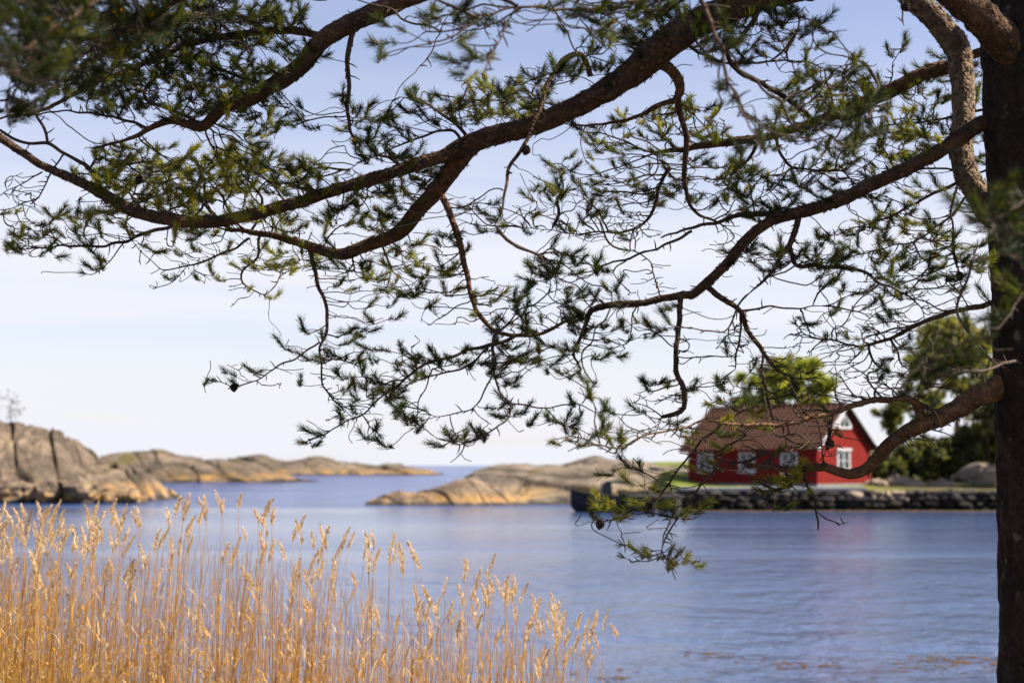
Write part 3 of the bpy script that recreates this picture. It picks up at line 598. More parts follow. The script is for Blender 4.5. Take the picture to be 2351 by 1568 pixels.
limb([(1184, 772, 9), (1151, 786, 9), (1101, 796, 8), (1051, 813, 7), (1001, 830, 7), (967, 840, 6), (917, 883, 6), (884, 904, 5), (851, 936, 4), (817, 958, 4), (784, 970, 3), (740, 1000, 3), (693, 1014, 2)], None, 7.3)
limb([(1132, 772, 8), (1132, 823, 8), (1134, 860, 6), (1147, 896, 5), (1171, 924, 5), (1171, 946, 4), (1157, 970, 4), (1131, 990, 4), (1084, 1014, 3), (1044, 1019, 3), (1000, 1003, 2)], 7.0, 6.6)
limb([(1171, 926, 4), (1211, 931, 4), (1251, 936, 3), (1301, 928, 3), (1334, 930, 3), (1367, 946, 2), (1391, 946, 2)])
limb([(1251, 936, 3), (1284, 970, 3), (1319, 982, 2)])
limb([(1334, 928, 3), (1364, 888, 2)])
limb([(1128, 862, 4), (1111, 900, 4), (1087, 936, 3), (1044, 950, 3), (1001, 955, 2), (977, 946, 2)])
limb([(990, 845, 4), (984, 863, 4), (977, 890, 3), (961, 923, 3), (954, 975, 2), (927, 996, 2)])
limb([(831, 950, 3), (850, 978, 3), (868, 1003, 2)])
limb([(1120, 800, 5), (1077, 836, 5), (1017, 856, 4), (957, 873, 3), (917, 890, 3)])
limb([(710, 575, 11), (722, 616, 10), (730, 656, 9), (747, 690, 8), (750, 730, 8), (751, 756, 7), (737, 786, 6), (733, 806, 5), (738, 846, 5), (743, 880, 4), (757, 906, 4), (790, 945, 3)])
limb([(735, 785, 5), (700, 810, 4), (650, 833, 4), (600, 866, 3), (547, 886, 3), (520, 884, 2), (495, 874, 2)])
limb([(597, 545, 7), (590, 590, 6), (555, 630, 5), (568, 656, 4), (603, 676, 3), (633, 653, 3), (650, 620, 2)])
limb([(573, 545, 6), (533, 573, 5), (483, 593, 5), (433, 608, 4), (383, 618, 3), (350, 603, 2), (307, 560, 2)])
limb([(427, 612, 2), (400, 646, 2), (357, 663, 2)])
limb([(435, 508, 9), (333, 536, 8), (290, 553, 7), (233, 565, 6), (167, 567, 5), (100, 566, 4), (50, 572, 3)], None, 7.5)
limb([(287, 553, 3), (267, 580, 3), (240, 613, 2), (210, 631, 2), (190, 626, 2)])
limb([(233, 438, 11), (220, 410, 11), (207, 387, 10), (177, 370, 9), (143, 350, 8), (110, 331, 8), (67, 330, 7), (33, 320, 7), (0, 300, 6), (-50, 270, 5)])
limb([(107, 328, 7), (97, 290, 7), (80, 263, 6), (50, 230, 5), (0, 230, 4)])
limb([(207, 387, 6), (213, 370, 5), (233, 362, 4), (250, 367, 3)])
limb([(143, 357, 4), (113, 400, 4), (103, 427, 3), (83, 457, 3), (27, 480, 2), (0, 482, 2)])
limb([(100, 395, 4), (67, 413, 3), (27, 430, 2), (0, 447, 2)])
limb([(330, 490, 11), (315, 470, 9), (304, 448, 6)])
# right side
limb([(1564, 672, 13), (1561, 730, 12), (1554, 790, 12), (1554, 856, 12), (1567, 885, 12), (1572, 913, 11), (1569, 937, 12), (1550, 948, 11), (1520, 956, 8)], None, 7.2)
limb([(1618, 655, 14), (1667, 690, 13), (1700, 716, 12), (1717, 756, 11), (1744, 796, 10), (1767, 830, 9), (1787, 848, 6)])
limb([(1750, 806, 6), (1755, 873, 6), (1764, 923, 5), (1776, 960, 4)])
limb([(1700, 720, 6), (1699, 763, 5), (1690, 823, 4), (1685, 850, 2)])
limb([(1704, 716, 5), (1750, 705, 5), (1817, 708, 4), (1884, 703, 2)])
limb([(1834, 495, 14), (1820, 550, 13), (1794, 590, 11), (1767, 630, 8), (1724, 670, 3)], None, 6.9)
limb([(1812, 560, 9), (1827, 606, 10), (1884, 611, 10), (1944, 616, 9), (1984, 627, 8), (2017, 650, 6), (2050, 661, 5), (2087, 680, 4), (2114, 706, 3), (2124, 732, 2)])
limb([(1908, 952, 10), (1902, 1000, 10), (1902, 1033, 9)])
limb([(2110, 925, 9), (2150, 943, 9), (2182, 956, 8)])
limb([(1665, 970, 6), (1614, 1007, 6), (1590, 1037, 5), (1567, 1068, 5), (1536, 1110, 5), (1508, 1148, 4), (1473, 1169, 3), (1450, 1173, 3), (1422, 1187, 2), (1378, 1200, 2)], None, 6.8)
limb([(1715, 1000, 5), (1660, 1030, 5), (1651, 1058, 5), (1632, 1087, 6), (1602, 1126, 5), (1583, 1159, 4), (1560, 1187, 4), (1534, 1224, 4), (1519, 1262, 3), (1545, 1296, 2)], 7.0, 6.8)
limb([(1538, 1108, 4), (1550, 1145, 3), (1541, 1185, 3), (1529, 1222, 3), (1517, 1266, 2)])
limb([(1519, 1262, 2), (1480, 1265, 2), (1422, 1248, 2)])
limb([(1520, 1270, 2), (1470, 1285, 2), (1430, 1279, 1)])
limb([(1545, 1184, 3), (1590, 1190, 3), (1618, 1170, 2)])
limb([(1845, 1078, 6), (1851, 1113, 6), (1865, 1138, 5), (1874, 1167, 5), (1879, 1187, 5), (1879, 1215, 4)], None, 6.8)
limb([(1880, 1175, 3), (1907, 1195, 3), (1929, 1206, 2), (1945, 1199, 1)])
limb([(1803, 1076, 7), (1818, 1114, 7), (1800, 1121, 9), (1781, 1127, 9), (1761, 1118, 7), (1745, 1108, 4)])
limb([(1755, 1070, 6), (1780, 1046, 7), (1752, 1042, 7), (1715, 1058, 6), (1680, 1070, 4)])
limb([(1661, 110, 11), (1694, 163, 11), (1751, 193, 11), (1801, 223, 11), (1844, 257, 10), (1870, 282, 9)], 7.3, 8.0)
limb([(1567, 93, 7), (1617, 127, 7), (1677, 143, 6), (1767, 143, 5), (1834, 143, 4), (1901, 160, 3), (1944, 153, 3), (1971, 143, 2)], None, 6.3)
limb([(1760, 0, 11), (1734, 43, 10), (1700, 90, 8), (1665, 122, 6)])
limb([(1781, 305, 8), (1794, 357, 7), (1821, 383, 6), (1867, 393, 5), (1934, 394, 4), (1957, 417, 3)])
limb([(1737, 325, 8), (1730, 350, 8), (1707, 375, 7)])
limb([(2215, 400, 9), (2184, 427, 8), (2100, 467, 6), (2034, 500, 5), (1967, 522, 3), (1900, 545, 2)], 7.6, 7.9)
limb([(2240, 430, 6), (2190, 490, 5), (2147, 523, 4), (2100, 553, 4), (2034, 570, 3), (1950, 590, 2)], 7.6, 7.8)
limb([(2200, 420, 7), (2183, 480, 6), (2187, 523, 5), (2190, 573, 5), (2200, 633, 4), (2207, 656, 2)], 7.5, 7.3)
limb([(2300, 250, 7), (2230, 255, 6), (2150, 275, 5), (2080, 285, 4), (2000, 300, 3)], 7.4, 8)
limb([(2300, 360, 6), (2240, 400, 5), (2150, 385, 5), (2060, 395, 4), (1990, 410, 2)], 7.3, 8)
limb([(1590, 530, 7), (1564, 543, 7), (1530, 560, 6), (1492, 575, 5)])
limb([(1515, 680, 4), (1507, 646, 3), (1497, 606, 3), (1477, 586, 3), (1439, 573, 2)])
# nearer, out-of-focus twigs
limb([(1590, -120, 13), (1611, 0, 11), (1631, 53, 10), (1654, 110, 8), (1667, 167, 7), (1684, 200, 6), (1707, 260, 5), (1727, 293, 4), (1760, 340, 3)], 5.2, 4.6)
limb([(1620, -40, 9), (1451, 4, 8), (1367, 19, 7), (1284, 20, 7), (1184, 15, 6), (1117, 38, 6), (1067, 67, 5), (1017, 90, 4), (951, 110, 3)], 6.2, 5.2)
limb([(1184, 17, 5), (1161, 57, 4), (1144, 100, 4), (1124, 140, 4), (1111, 167, 3)], None, 4.7)
limb([(894, 20, 6), (927, 47, 5), (967, 57, 5), (1011, 70, 4), (1001, 87, 3), (991, 123, 3), (951, 165, 2)], 6.9, 6.6)
limb([(360, -90, 16), (250, -20, 13), (160, 40, 10), (90, 90, 8), (20, 130, 6), (-40, 160, 4)], 4.6, 3.9)
limb([(500, -60, 12), (380, 20, 10), (250, 100, 8), (120, 160, 6), (30, 200, 4)], 5.8, 5.0)
limb([(2420, 420, 10), (2350, 460, 8), (2310, 490, 6), (2270, 510, 4)], 4.2, 4.0)
limb([(2400, 640, 8), (2330, 700, 6), (2290, 760, 4)], 4.7, 4.5)
limb([(2330, 830, 8), (2250, 850, 7), (2180, 850, 5), (2110, 830, 3)], 6.4, 4.9)
limb([(2070, -60, 4), (2071, 20, 4), (2076, 60, 2)], 6.5, 6.4)
limb([(2040, 205, 3), (2050, 170, 3), (2048, 145, 2), (2075, 105, 2)], 7.9, 7.8)

pine = empty('pine_tree', tuple(P(2421, 2020, 7.0)), 0, 'large near pine with a dark trunk and long limbs reaching over the water', 'tree')
base = np.array(pine.location)
def place(name, me, m, parent=None, sm=False):          # meshes below the pine are in world numbers less the root's position
    return link(name, me, m, parent or pine, sm)
# trunk, with furrowed plates
tk = catmull(TRUNK, 12); tp = np.array([P(a, b_, d) for a, b_, wd, d in tk]); trad = np.array([wd * d / FPX / 2 for a, b_, wd, d in tk])
K = 72; disp = np.ones((len(tk), K))
for i in range(len(tk)):
    for j in range(K):
        a = 2 * math.pi * j / K; q_ = Vector((math.cos(a) * 2.6, math.sin(a) * 2.6, tp[i][2] * 3.0)); q2 = q_ + noise.noise_vector(q_ * 1.5) * .3
        d, _ = noise.voronoi(Vector((q2.x * 1.5, q2.y * 1.5, q2.z * .55)))
        disp[i, j] = 1 + .07 * (sstep(0, .22, d[1] - d[0]) - .6) + .03 * noise.fractal(q_ * 2, 1, 2, 3)
Vt, Ft = tube_np(tp, trad, K, disp); place('trunk', npmesh('trunk', Vt - base, Ft), M_TRUNK)

node_p, node_r, node_l, node_par = [], [], [], []       # skeleton: position, radius, limb, parent
px_uv, px_d = [], []
limb_obj = []; tips = []
for li, L in enumerate(LIMBS):
    p = np.array(L['pts'], float)
    def near(u, v):
        if not px_uv: return 7.2
        A = np.array(px_uv); k = int(np.argmin((A[:, 0] - u) ** 2 + (A[:, 1] - v) ** 2)); return px_d[k]
    d0 = L['d0'] if L['d0'] is not None else near(p[0, 0], p[0, 1])
    ln = np.concatenate([[0], np.cumsum(np.linalg.norm(np.diff(p[:, :2], axis=0), axis=1))])
    d1 = L['d1'] if L['d1'] is not None else d0 + random.uniform(-.0011, .0011) * ln[-1]
    D = d0 + (d1 - d0) * ln / ln[-1]
    rows = catmull(np.column_stack([p[:, :2], p[:, 2], D]), 9)
    wob = np.array([noise.noise_vector(Vector((a * .03 + li, b_ * .03, li * 2.3))) for a, b_, *_ in rows]) * .016
    small = np.clip(1 - rows[:, 2] / 26, 0.15, 1)[:, None]
    pw_ = np.array([P(a, b_, d) for a, b_, wd, d in rows]) + wob * small
    rad = np.maximum(.0016, rows[:, 2] * rows[:, 3] / FPX / 2)
    big = rows[0, 2] > 12; k = 16 if big else 7
    dsp = np.array([[1 + (.15 if big else .10) * noise.fractal(Vector((math.cos(6.283 * j / k) * 1.1 + li, math.sin(6.283 * j / k) * 1.1, a * .035 + b_ * .02)), .8, 2, 3) for j in range(k)] for a, b_, *_ in rows])
    knob = 1 + .14 * np.array([max(0, noise.noise(Vector((a * .021 + li * 3, b_ * .021, 5)))) for a, b_, *_ in rows])
    Vl, Fl = tube_np(pw_, rad * knob, k, dsp)
    # close the end
    nV = len(Vl); Vl = np.vstack([Vl, pw_[-1] + (pw_[-1] - pw_[-2]) * .3]); Fl = np.vstack([Fl, [[nV - k + j, nV - k + (j + 1) % k, nV, nV] for j in range(k)]])
    me = bpy.data.meshes.new('branch'); me.from_pydata([tuple(x) for x in (Vl - base)], [], [tuple(dict.fromkeys(int(i) for i in f_)) for f_ in Fl])
    limb_obj.append(place('branch', me, (M_SUNLIT if L['pts'][0][:2] == (2330, 540) else M_ORANGE if L['pts'][0][:2] in ((1120, 316), (2275, 115), (1008, 425), (1490, 140), (2122, 968), (2330, 880)) else M_LIMB) if big else M_TWIG, sm=True))
    prev = -1
    for (a, b_, wd, d), q_, r_ in zip(rows, pw_, rad):
        px_uv.append((a, b_)); px_d.append(d)
        node_p.append(q_); node_r.append(r_); node_l.append(li); node_par.append(prev); prev = len(node_p) - 1
n_limb_nodes = len(node_p)
A_uv = np.array(px_uv); A_d = np.array(px_d)

# where twigs and needles are: (u, v, half width, half height, density, share with needles, distance or None, tint with the mass's sun or shade put in)
FOL = [
 (150, -60, 220, 60, 2.2, 1, 4.6, .15), (450, -120, 260, 80, 2, 1, 5.2, .2), (200, -220, 300, 90, 2, 1, 4.8, .2), (700, -230, 260, 90, 1.6, 1, 5.4, .2), (1450, -90, 260, 60, 1.6, 1, 6.2, .2),
 (90, 50, 130, 60, 3, 1, 4.3, .15), (60, 130, 100, 60, 3, 1, 4.1, .15), (230, 60, 140, 60, 3, 1, 5.2, .2), (150, 170, 130, 50, 2.4, 1, 6.0, .2),
 (330, 90, 110, 60, 3, 1, None, .25), (280, 205, 100, 55, 3, .95, None, .3), (430, 180, 110, 60, 3, .95, None, .35), (480, 235, 110, 40, 2.4, .9, None, .4), (560, 60, 90, 60, 2.6, 1, None, .3),
 (420, 60, 110, 60, 3, 1, None, .22), (560, 170, 70, 50, 2, .9, None, .4), (640, 40, 60, 40, 1.6, .9, None, .3), (40, 230, 60, 40, 2, .8, 5.0, .2), (700, 130, 50, 40, 1, .5, None, .3), (620, 260, 90, 30, 1, .5, None, .3),
 (300, 395, 95, 55, 3, 1, 7.9, .85), (390, 425, 110, 55, 3, 1, 7.9, .85), (480, 400, 110, 60, 3, 1, 8.0, .82), (545, 400, 80, 55, 2.6, 1, 7.9, .78), (640, 400, 90, 45, 2.6, 1, 7.8, .5), (580, 310, 60, 40, 1.6, .9, None, .5), (540, 335, 70, 30, 1.6, .9, 7.9, .6), (245, 390, 45, 45, 2.4, 1, None, .65), (710, 415, 70, 38, 2.2, .9, None, .45), (240, 470, 60, 25, 1.6, .9, None, .6), (380, 475, 120, 20, 2, 1, 7.9, .75),
 (60, 545, 55, 34, 3, 1, None, .55), (115, 525, 50, 26, 2.4, 1, None, .55), (180, 540, 50, 26, 1.6, .9, None, .55), (250, 505, 60, 26, 2, .9, None, .6), (140, 590, 32, 18, 1.6, 1, None, .4), (228, 600, 16, 10, 2, 1, None, .4), (45, 420, 50, 30, .8, 0, None, .3), (50, 470, 60, 20, .6, .2, None, .5),
 (440, 560, 100, 34, 2, .8, None, .7), (500, 600, 90, 30, 1.4, .6, None, .6), (640, 612, 50, 22, 2, .9, None, .7), (480, 640, 40, 20, 1, .7, None, .4), (540, 670, 40, 20, 1, .6, None, .5), (600, 500, 80, 22, 2, .9, None, .7), (690, 520, 80, 25, 2, .8, None, .6), (640, 580, 120, 30, 1.5, .6, None, .6), (390, 640, 50, 30, .5, .1, None, .4),
 (880, 335, 85, 34, 2.2, .95, None, .25), (865, 270, 50, 25, 1.8, 1, None, .25), (800, 270, 40, 50, 1.2, .9, None, .25), (1130, 240, 65, 45, 3, 1, 7.8, .5), (1180, 235, 60, 40, 2.8, 1, 7.7, .45), (1080, 215, 34, 34, 2.8, 1, 7.8, .6), (1060, 265, 50, 30, 2, .9, None, .4), (1235, 195, 40, 40, 2, 1, None, .3), (1290, 175, 50, 28, 2, 1, None, .25), (985, 255, 60, 30, 1, .5, None, .3), (930, 300, 60, 30, 1.2, .7, None, .3),
 (850, 450, 100, 40, 2.2, .9, None, .35), (930, 430, 60, 36, 2, .9, None, .3), (820, 505, 90, 24, 2, .8, None, .4), (880, 520, 60, 30, 1.6, .7, None, .4), (990, 400, 40, 30, 1.4, .9, None, .3), (870, 610, 120, 34, 2, .7, None, .55), (800, 640, 70, 30, 1.5, .7, None, .55), (830, 712, 20, 14, 2.5, 1, None, .45), (900, 660, 80, 30, 1, .5, None, .5), (760, 600, 60, 30, 1.4, .6, None, .6),
 (1000, 650, 60, 34, 1.4, .7, 7.8, .6), (1100, 680, 60, 36, 1.2, .6, 7.8, .65), (1010, 720, 60, 30, 1.2, .6, 7.8, .6), (930, 590, 60, 40, 1, .6, 7.8, .55), (1120, 500, 80, 60, .7, .1, 7.8, .4), (1030, 580, 50, 60, .7, .2, 7.8, .4), (880, 740, 40, 30, .8, .7, 7.9, .3), (800, 800, 60, 40, .9, .5, None, .4),
 (1300, 640, 90, 45, 1.8, .85, 6.7, .2), (1240, 705, 80, 45, 2.2, .95, None, .3), (1340, 720, 60, 40, 2.2, .95, None, .22), (1425, 660, 34, 22, 1.6, 1, 6.7, .2), (1390, 605, 24, 16, 1.5, 1, 6.7, .2), (1280, 610, 50, 40, .9, .5, 6.9, .3), (1450, 760, 70, 40, .8, .25, None, .3), (1400, 780, 60, 40, .8, .4, None, .3),
 (1250, 822, 36, 24, 3, 1, 6.7, .35), (1120, 822, 90, 28, 2.8, .95, None, .25), (1010, 830, 60, 24, 2, .9, None, .3), (945, 835, 45, 36, 3, 1, None, .35), (880, 890, 50, 34, 2.4, 1, None, .4), (810, 930, 50, 38, 2.6, 1, None, .45), (795, 880, 36, 22, 1.8, 1, None, .45), (862, 1002, 30, 22, 3, 1, None, .25), (725, 1000, 36, 20, 2.4, 1, None, .3), (715, 765, 26, 16, 1.5, 1, None, .35), (660, 790, 40, 14, 1.4, 1, None, .3), (570, 858, 30, 14, 1.8, 1, None, .3), (500, 868, 22, 14, 2.4, 1, None, .25), (640, 870, 30, 16, .8, .6, None, .3), (935, 960, 30, 34, 1.5, 1, 6.7, .25), (905, 950, 30, 20, 1, 1, None, .25), (1180, 760, 60, 25, 2.4, .95, None, .3), (740, 850, 60, 40, .5, .4, None, .3),
 (1060, 1003, 62, 22, 3, 1, None, .2), (1160, 940, 30, 18, 2, 1, None, .25), (1225, 965, 40, 18, 1.8, 1, 6.6, .3), (1310, 978, 22, 16, 2, 1, 6.6, .2), (1390, 944, 16, 12, 2.5, 1, 6.6, .2), (1365, 885, 16, 16, 2.5, 1, 6.6, .2), (1340, 900, 40, 30, .5, .6, 6.6, .2), (1300, 840, 60, 30, .9, .5, None, .3), (1180, 870, 40, 20, .7, .3, None, .3),
 (1335, 1008, 46, 22, 2.6, 1, None, .5), (1400, 1010, 50, 24, .9, .3, None, .4), (1500, 960, 60, 40, .7, .1, None, .4), (1500, 900, 60, 30, .8, .3, 7.2, .4), (1520, 880, 18, 14, 1.5, 1, 7.2, .3), (1600, 882, 26, 16, 1.6, 1, 7.2, .3), (1650, 895, 34, 20, 1.8, 1, 7.2, .35), (1560, 900, 60, 30, .7, .2, 7.2, .3),
 (1400, 1168, 55, 20, 3, 1, None, .5), (1465, 1170, 50, 20, 2.2, 1, None, .45), (1550, 1180, 40, 14, 1.8, 1, None, .45), (1605, 1170, 24, 14, 3, 1, None, .55), (1545, 1296, 34, 16, 3, 1, None, .6), (1575, 1285, 26, 14, 1.5, .8, None, .5), (1484, 1262, 14, 9, 2.5, 1, None, .4), (1470, 1060, 70, 20, .5, .3, 7.0, .4), (1440, 1090, 30, 12, .9, .8, 7.0, .5),
 (1450, 60, 110, 55, 2, .95, None, .22), (1330, 35, 80, 30, 1.4, .9, None, .25), (1620, 70, 90, 60, 2.4, .95, None, .2), (1540, 40, 60, 40, 2, .95, None, .2), (1720, 90, 80, 60, 1.8, .8, None, .25), (1820, 50, 60, 40, 1.6, .8, 6.8, .25), (1885, 68, 26, 16, 3, 1, 6.0, .2), (1850, 120, 60, 30, 1.2, .7, 6.6, .25), (1970, 143, 22, 14, 2.4, 1, 6.0, .2), (1895, 150, 40, 18, 1.2, .8, 6.2, .25), (1880, 100, 40, 18, 1, .8, 6.2, .2), (1380, 140, 50, 40, 1.2, .8, None, .25),
 (1060, 60, 90, 40, .4, .5, 5.6, .2), (1060, 150, 34, 18, 1.0, 1, 5.0, .2), (1110, 140, 28, 20, .7, .8, 5.0, .2), (860, 130, 30, 20, .8, 1, 5.5, .2), (980, 50, 50, 30, .5, .5, 5.6, .3), (1420, 95, 50, 20, 1.2, .9, 5.6, .2),
 (1870, 215, 90, 45, 2.4, 1, None, .4), (1960, 215, 80, 45, 2.8, 1, 6.2, .25), (1990, 275, 55, 45, 2.4, 1, 5.9, .12), (1940, 330, 36, 34, 1.4, 1, 5.5, .25), (1800, 300, 80, 50, 1.4, 1, 6.2, .3), (1700, 330, 50, 40, .8, .9, 5.5, .3), (1620, 300, 60, 40, 1.6, .9, None, .5), (1560, 280, 60, 40, 1.6, .9, 7.9, .6), (1480, 290, 80, 34, 1.8, .9, 8.0, .6), (1400, 320, 70, 30, 1.3, .8, 8.0, .5), (2090, 295, 60, 36, 2.2, 1, None, .55), (2140, 305, 50, 30, 2, 1, None, .5), (2040, 345, 80, 40, 2, 1, 7.9, .6), (1980, 370, 70, 40, 1.8, .9, 7.9, .6), (1900, 360, 60, 36, 1.8, .95, 7.8, .5), (2130, 205, 60, 36, 2, 1, 8, .4), (2110, 250, 50, 30, 2, 1, 8, .4), (2240, 190, 30, 60, 1.6, .9, None, .4), (2245, 350, 30, 90, 1.0, .8, 7.7, .2), (2060, 200, 60, 20, 1.6, 1, 7.8, .45), (2075, 103, 14, 16, 2.5, 1, None, .3), (2048, 130, 14, 14, 1.5, 1, None, .3),
 (1340, 420, 90, 50, .9, .3, 8.0, .4), (1250, 400, 50, 30, .8, .8, 8.0, .5), (1300, 480, 110, 50, 1.1, .35, 7.9, .4), (1420, 470, 110, 60, 1.1, .25, 7.9, .4), (1500, 400, 100, 60, 1, .3, 7.9, .4), (1400, 530, 120, 30, 1, .15, 7.8, .4), (1640, 420, 90, 60, 1, .4, 7.8, .4), (1760, 430, 90, 50, 1.6, .8, None, .3), (1720, 480, 90, 30, 1.6, .7, None, .3), (1850, 420, 90, 40, 1.5, .7, 7.7, .4), (1960, 430, 80, 40, 1.3, .7, 7.7, .4), (2100, 420, 80, 50, 1.3, .6, 7.7, .4), (1660, 560, 60, 40, .6, .1, 7.7, .4), (1500, 640, 70, 40, .5, .1, 7.6, .4),
 (1750, 590, 60, 34, 2.6, 1, None, .15), (1825, 600, 60, 26, 2.8, 1, None, .15), (1885, 600, 45, 24, 2, 1, None, .2), (1890, 640, 50, 22, 1.6, .9, None, .3), (1960, 560, 90, 50, 1.2, .4, None, .35), (2060, 540, 90, 60, 1.3, .4, None, .4), (2150, 590, 80, 60, 1.2, .5, None, .4), (2080, 640, 90, 50, 1.2, .35, None, .4), (1980, 680, 90, 50, .9, .2, None, .35), (2200, 640, 70, 60, 1.2, .6, None, .3), (2250, 590, 34, 30, 1.8, 1, 6.2, .25), (2240, 520, 50, 50, 1.2, .6, 7.5, .35), (2150, 680, 70, 30, .9, .2, None, .4),
 (2310, 495, 60, 50, 1.1, 1, 4.0, .16), (2260, 520, 30, 30, 1, 1, 4.1, .16), (2320, 560, 40, 40, 1.6, 1, 4.3, .2), (2320, 730, 40, 70, .6, 1, 4.6, .1), (2140, 835, 70, 34, 2.6, 1, 4.9, .1), (2210, 800, 50, 60, 1.2, .8, 5.2, .15),
 (1960, 740, 110, 40, 1, .1, None, .4), (2060, 750, 80, 30, 1.2, .15, None, .4), (1900, 800, 110, 50, .9, .08, None, .4), (2020, 830, 110, 50, .8, .05, 7.1, .4), (2100, 830, 80, 40, .7, .3, 7.2, .5), (1800, 860, 110, 40, .8, .08, 7.1, .4), (1930, 880, 110, 40, 1.2, .05, None, .4), (2080, 890, 80, 30, 1, .1, None, .4), (1760, 920, 130, 40, 1.2, .12, None, .5), (1880, 930, 70, 40, 1.2, .1, None, .4), (1780, 935, 16, 24, 2.5, 1, None, .8), (1700, 955, 12, 12, 2.5, 1, None, .8), (1675, 985, 30, 18, 2, .9, None, .7), (1800, 1010, 120, 30, 1, .1, None, .5), (1660, 1040, 90, 40, .8, .1, None, .5), (1560, 1000, 90, 30, .9, .1, None, .4), (1780, 1080, 110, 40, .9, .2, None, .6), (1690, 1090, 40, 30, .9, .7, None, .7), (1900, 1010, 50, 40, 1, .1, None, .4), (2150, 980, 70, 60, .7, .1, None, .4), (1760, 1150, 60, 30, .5, .1, None, .4), (1640, 780, 80, 60, .5, .05, 7.1, .3), (1740, 780, 90, 60, .5, .05, None, .3)]
at_p, at_n, at_t = [], [], []
for (u0, v0, ru, rv, dn, share, dd, tn) in FOL:
    if 0 < v0 < 270 and u0 < 660: dn *= 1.45
    n_ = max(3, int(math.pi * ru * rv * dn * ((.0028 if v0 < 520 and u0 < 1300 else .0021 if v0 < 520 else .0016) if share > .5 else .0062)))
    for k in range(n_):
        a = random.uniform(0, 6.2832); q_ = math.sqrt(random.random()); u, v = u0 + ru * q_ * math.cos(a), v0 + rv * q_ * math.sin(a)
        if dd is None:
            k2 = int(np.argmin((A_uv[:, 0] - u) ** 2 + (A_uv[:, 1] - v) ** 2 + (np.abs(A_d - 7.2) * 12) ** 2)); d = A_d[k2] + random.gauss(0, .22)
        else: d = dd + random.gauss(0, .2 if dd > 5 else .14)
        at_p.append(P(u, v, d)); at_n.append(random.random() < share); at_t.append(min(.84, max(.02, tn + .06 + random.gauss(0, .14))))
        if share > .5 and v > 0 and random.random() < (.7 if v0 < 520 else 1.2):      # a bare twig among the tufts
            at_p.append(P(u + random.gauss(0, 22), v + random.gauss(0, 18), d + random.gauss(0, .12))); at_n.append(False); at_t.append(.3)
n_seen = len(at_p)

# grow twigs towards those points (space colonisation), along the traced limbs
def grow(step, kill, attract, iters, jit, first_node, att, seed):
    zs = np.array((1, 1, 1.9 if seed == 5 else 1)); rj = random.Random(seed); alive = list(att); births = {}
    for it in range(iters):
        if not alive: break
        kd = KDTree(len(node_p) - first_node)
        for i in range(first_node, len(node_p)): kd.insert(node_p[i] * zs, i)
        kd.balance(); acc = {}; who = {}; nxt = []
        for ai in alive:
            _, i, _d = kd.find(at_p[ai] * zs); dist = np.linalg.norm(at_p[ai] - node_p[i])
            if dist < kill: continue
            nxt.append(ai)
            if dist > attract: continue
            dvec = (at_p[ai] - node_p[i]) / dist; acc.setdefault(i, []).append(dvec); who.setdefault(i, []).append(ai)
        alive = nxt
        if not acc: break
        for i, ds in acc.items():
            if births.get(i, 0) >= 3: continue
            dsum = np.sum(ds, axis=0); dsum /= np.linalg.norm(dsum) + 1e-9
            if np.linalg.norm(np.sum(ds, axis=0)) < .2: dsum = ds[0]
            par = node_par[i]
            if par >= 0 and i >= n_limb_nodes:
                t_ = node_p[i] - node_p[par]; t_ /= np.linalg.norm(t_) + 1e-9; dsum = dsum + .8 * t_
            elif par >= 0 and births.get(i, 0) == 0:     # leave a limb at a slant, forward
                t_ = node_p[i] - node_p[par]; t_ /= np.linalg.norm(t_) + 1e-9; dsum = dsum + .5 * t_
            if seed == 5:
                md = min(np.linalg.norm(at_p[a_] - node_p[i]) for a_ in who[i]); dsum = dsum + np.array((-.30, 0, 0)) * min(1, md / .22); dsum[2] *= .72
            dsum = dsum / (np.linalg.norm(dsum) + 1e-9) + np.array([rj.gauss(0, jit) for _ in range(3)])
            dsum /= np.linalg.norm(dsum)
            node_p.append(node_p[i] + dsum * step * rj.uniform(.8, 1.2)); node_r.append(0.); node_l.append(node_l[i]); node_par.append(i); births[i] = births.get(i, 0) + 1
grow(.034, .045, 3.0, 60, .27, 0, range(n_seen), 5)
n_vis = len(node_p)

# the crown above the picture: limbs from the trunk, grown the same way but coarser
cr_lo = len(LIMBS)
def trunk_at(z): k = int(np.argmin(abs(tp[:, 2] - z))); return tp[k]
crown_first = len(node_p)
for k in range(11):
    z = 5.6 + k * .42; a = k * 2.4 + .6; ln_ = 3.6 - k * .17; s0 = trunk_at(z)
    if k == 0: pass
    pts_ = [s0 + np.array((math.cos(a), math.sin(a), .28 - .02 * k)) * ln_ * t_ + np.array((0, 0, .25 * math.sin(t_ * 3))) for t_ in np.linspace(0, 1, 24)]
    pts_ = [q_ for q_ in pts_ if q_[2] > CAMZ + .345 * q_[1] + .25 or np.hypot(q_[0] - s0[0], q_[1] - s0[1]) < .3]
    if len(pts_) < 4: continue
    rad = np.linspace(.075, .012, len(pts_)); Vl, Fl = tube_np(pts_, rad, 8); li = len(limb_obj)
    limb_obj.append(place('branch', npmesh('branch', Vl - base, Fl), M_LIMB, sm=True)); prev = -1
    for q_, r_ in zip(pts_, rad): node_p.append(np.array(q_)); node_r.append(r_); node_l.append(li); node_par.append(prev); prev = len(node_p) - 1
crown_end = len(node_p)
c0 = len(at_p); tries = 0
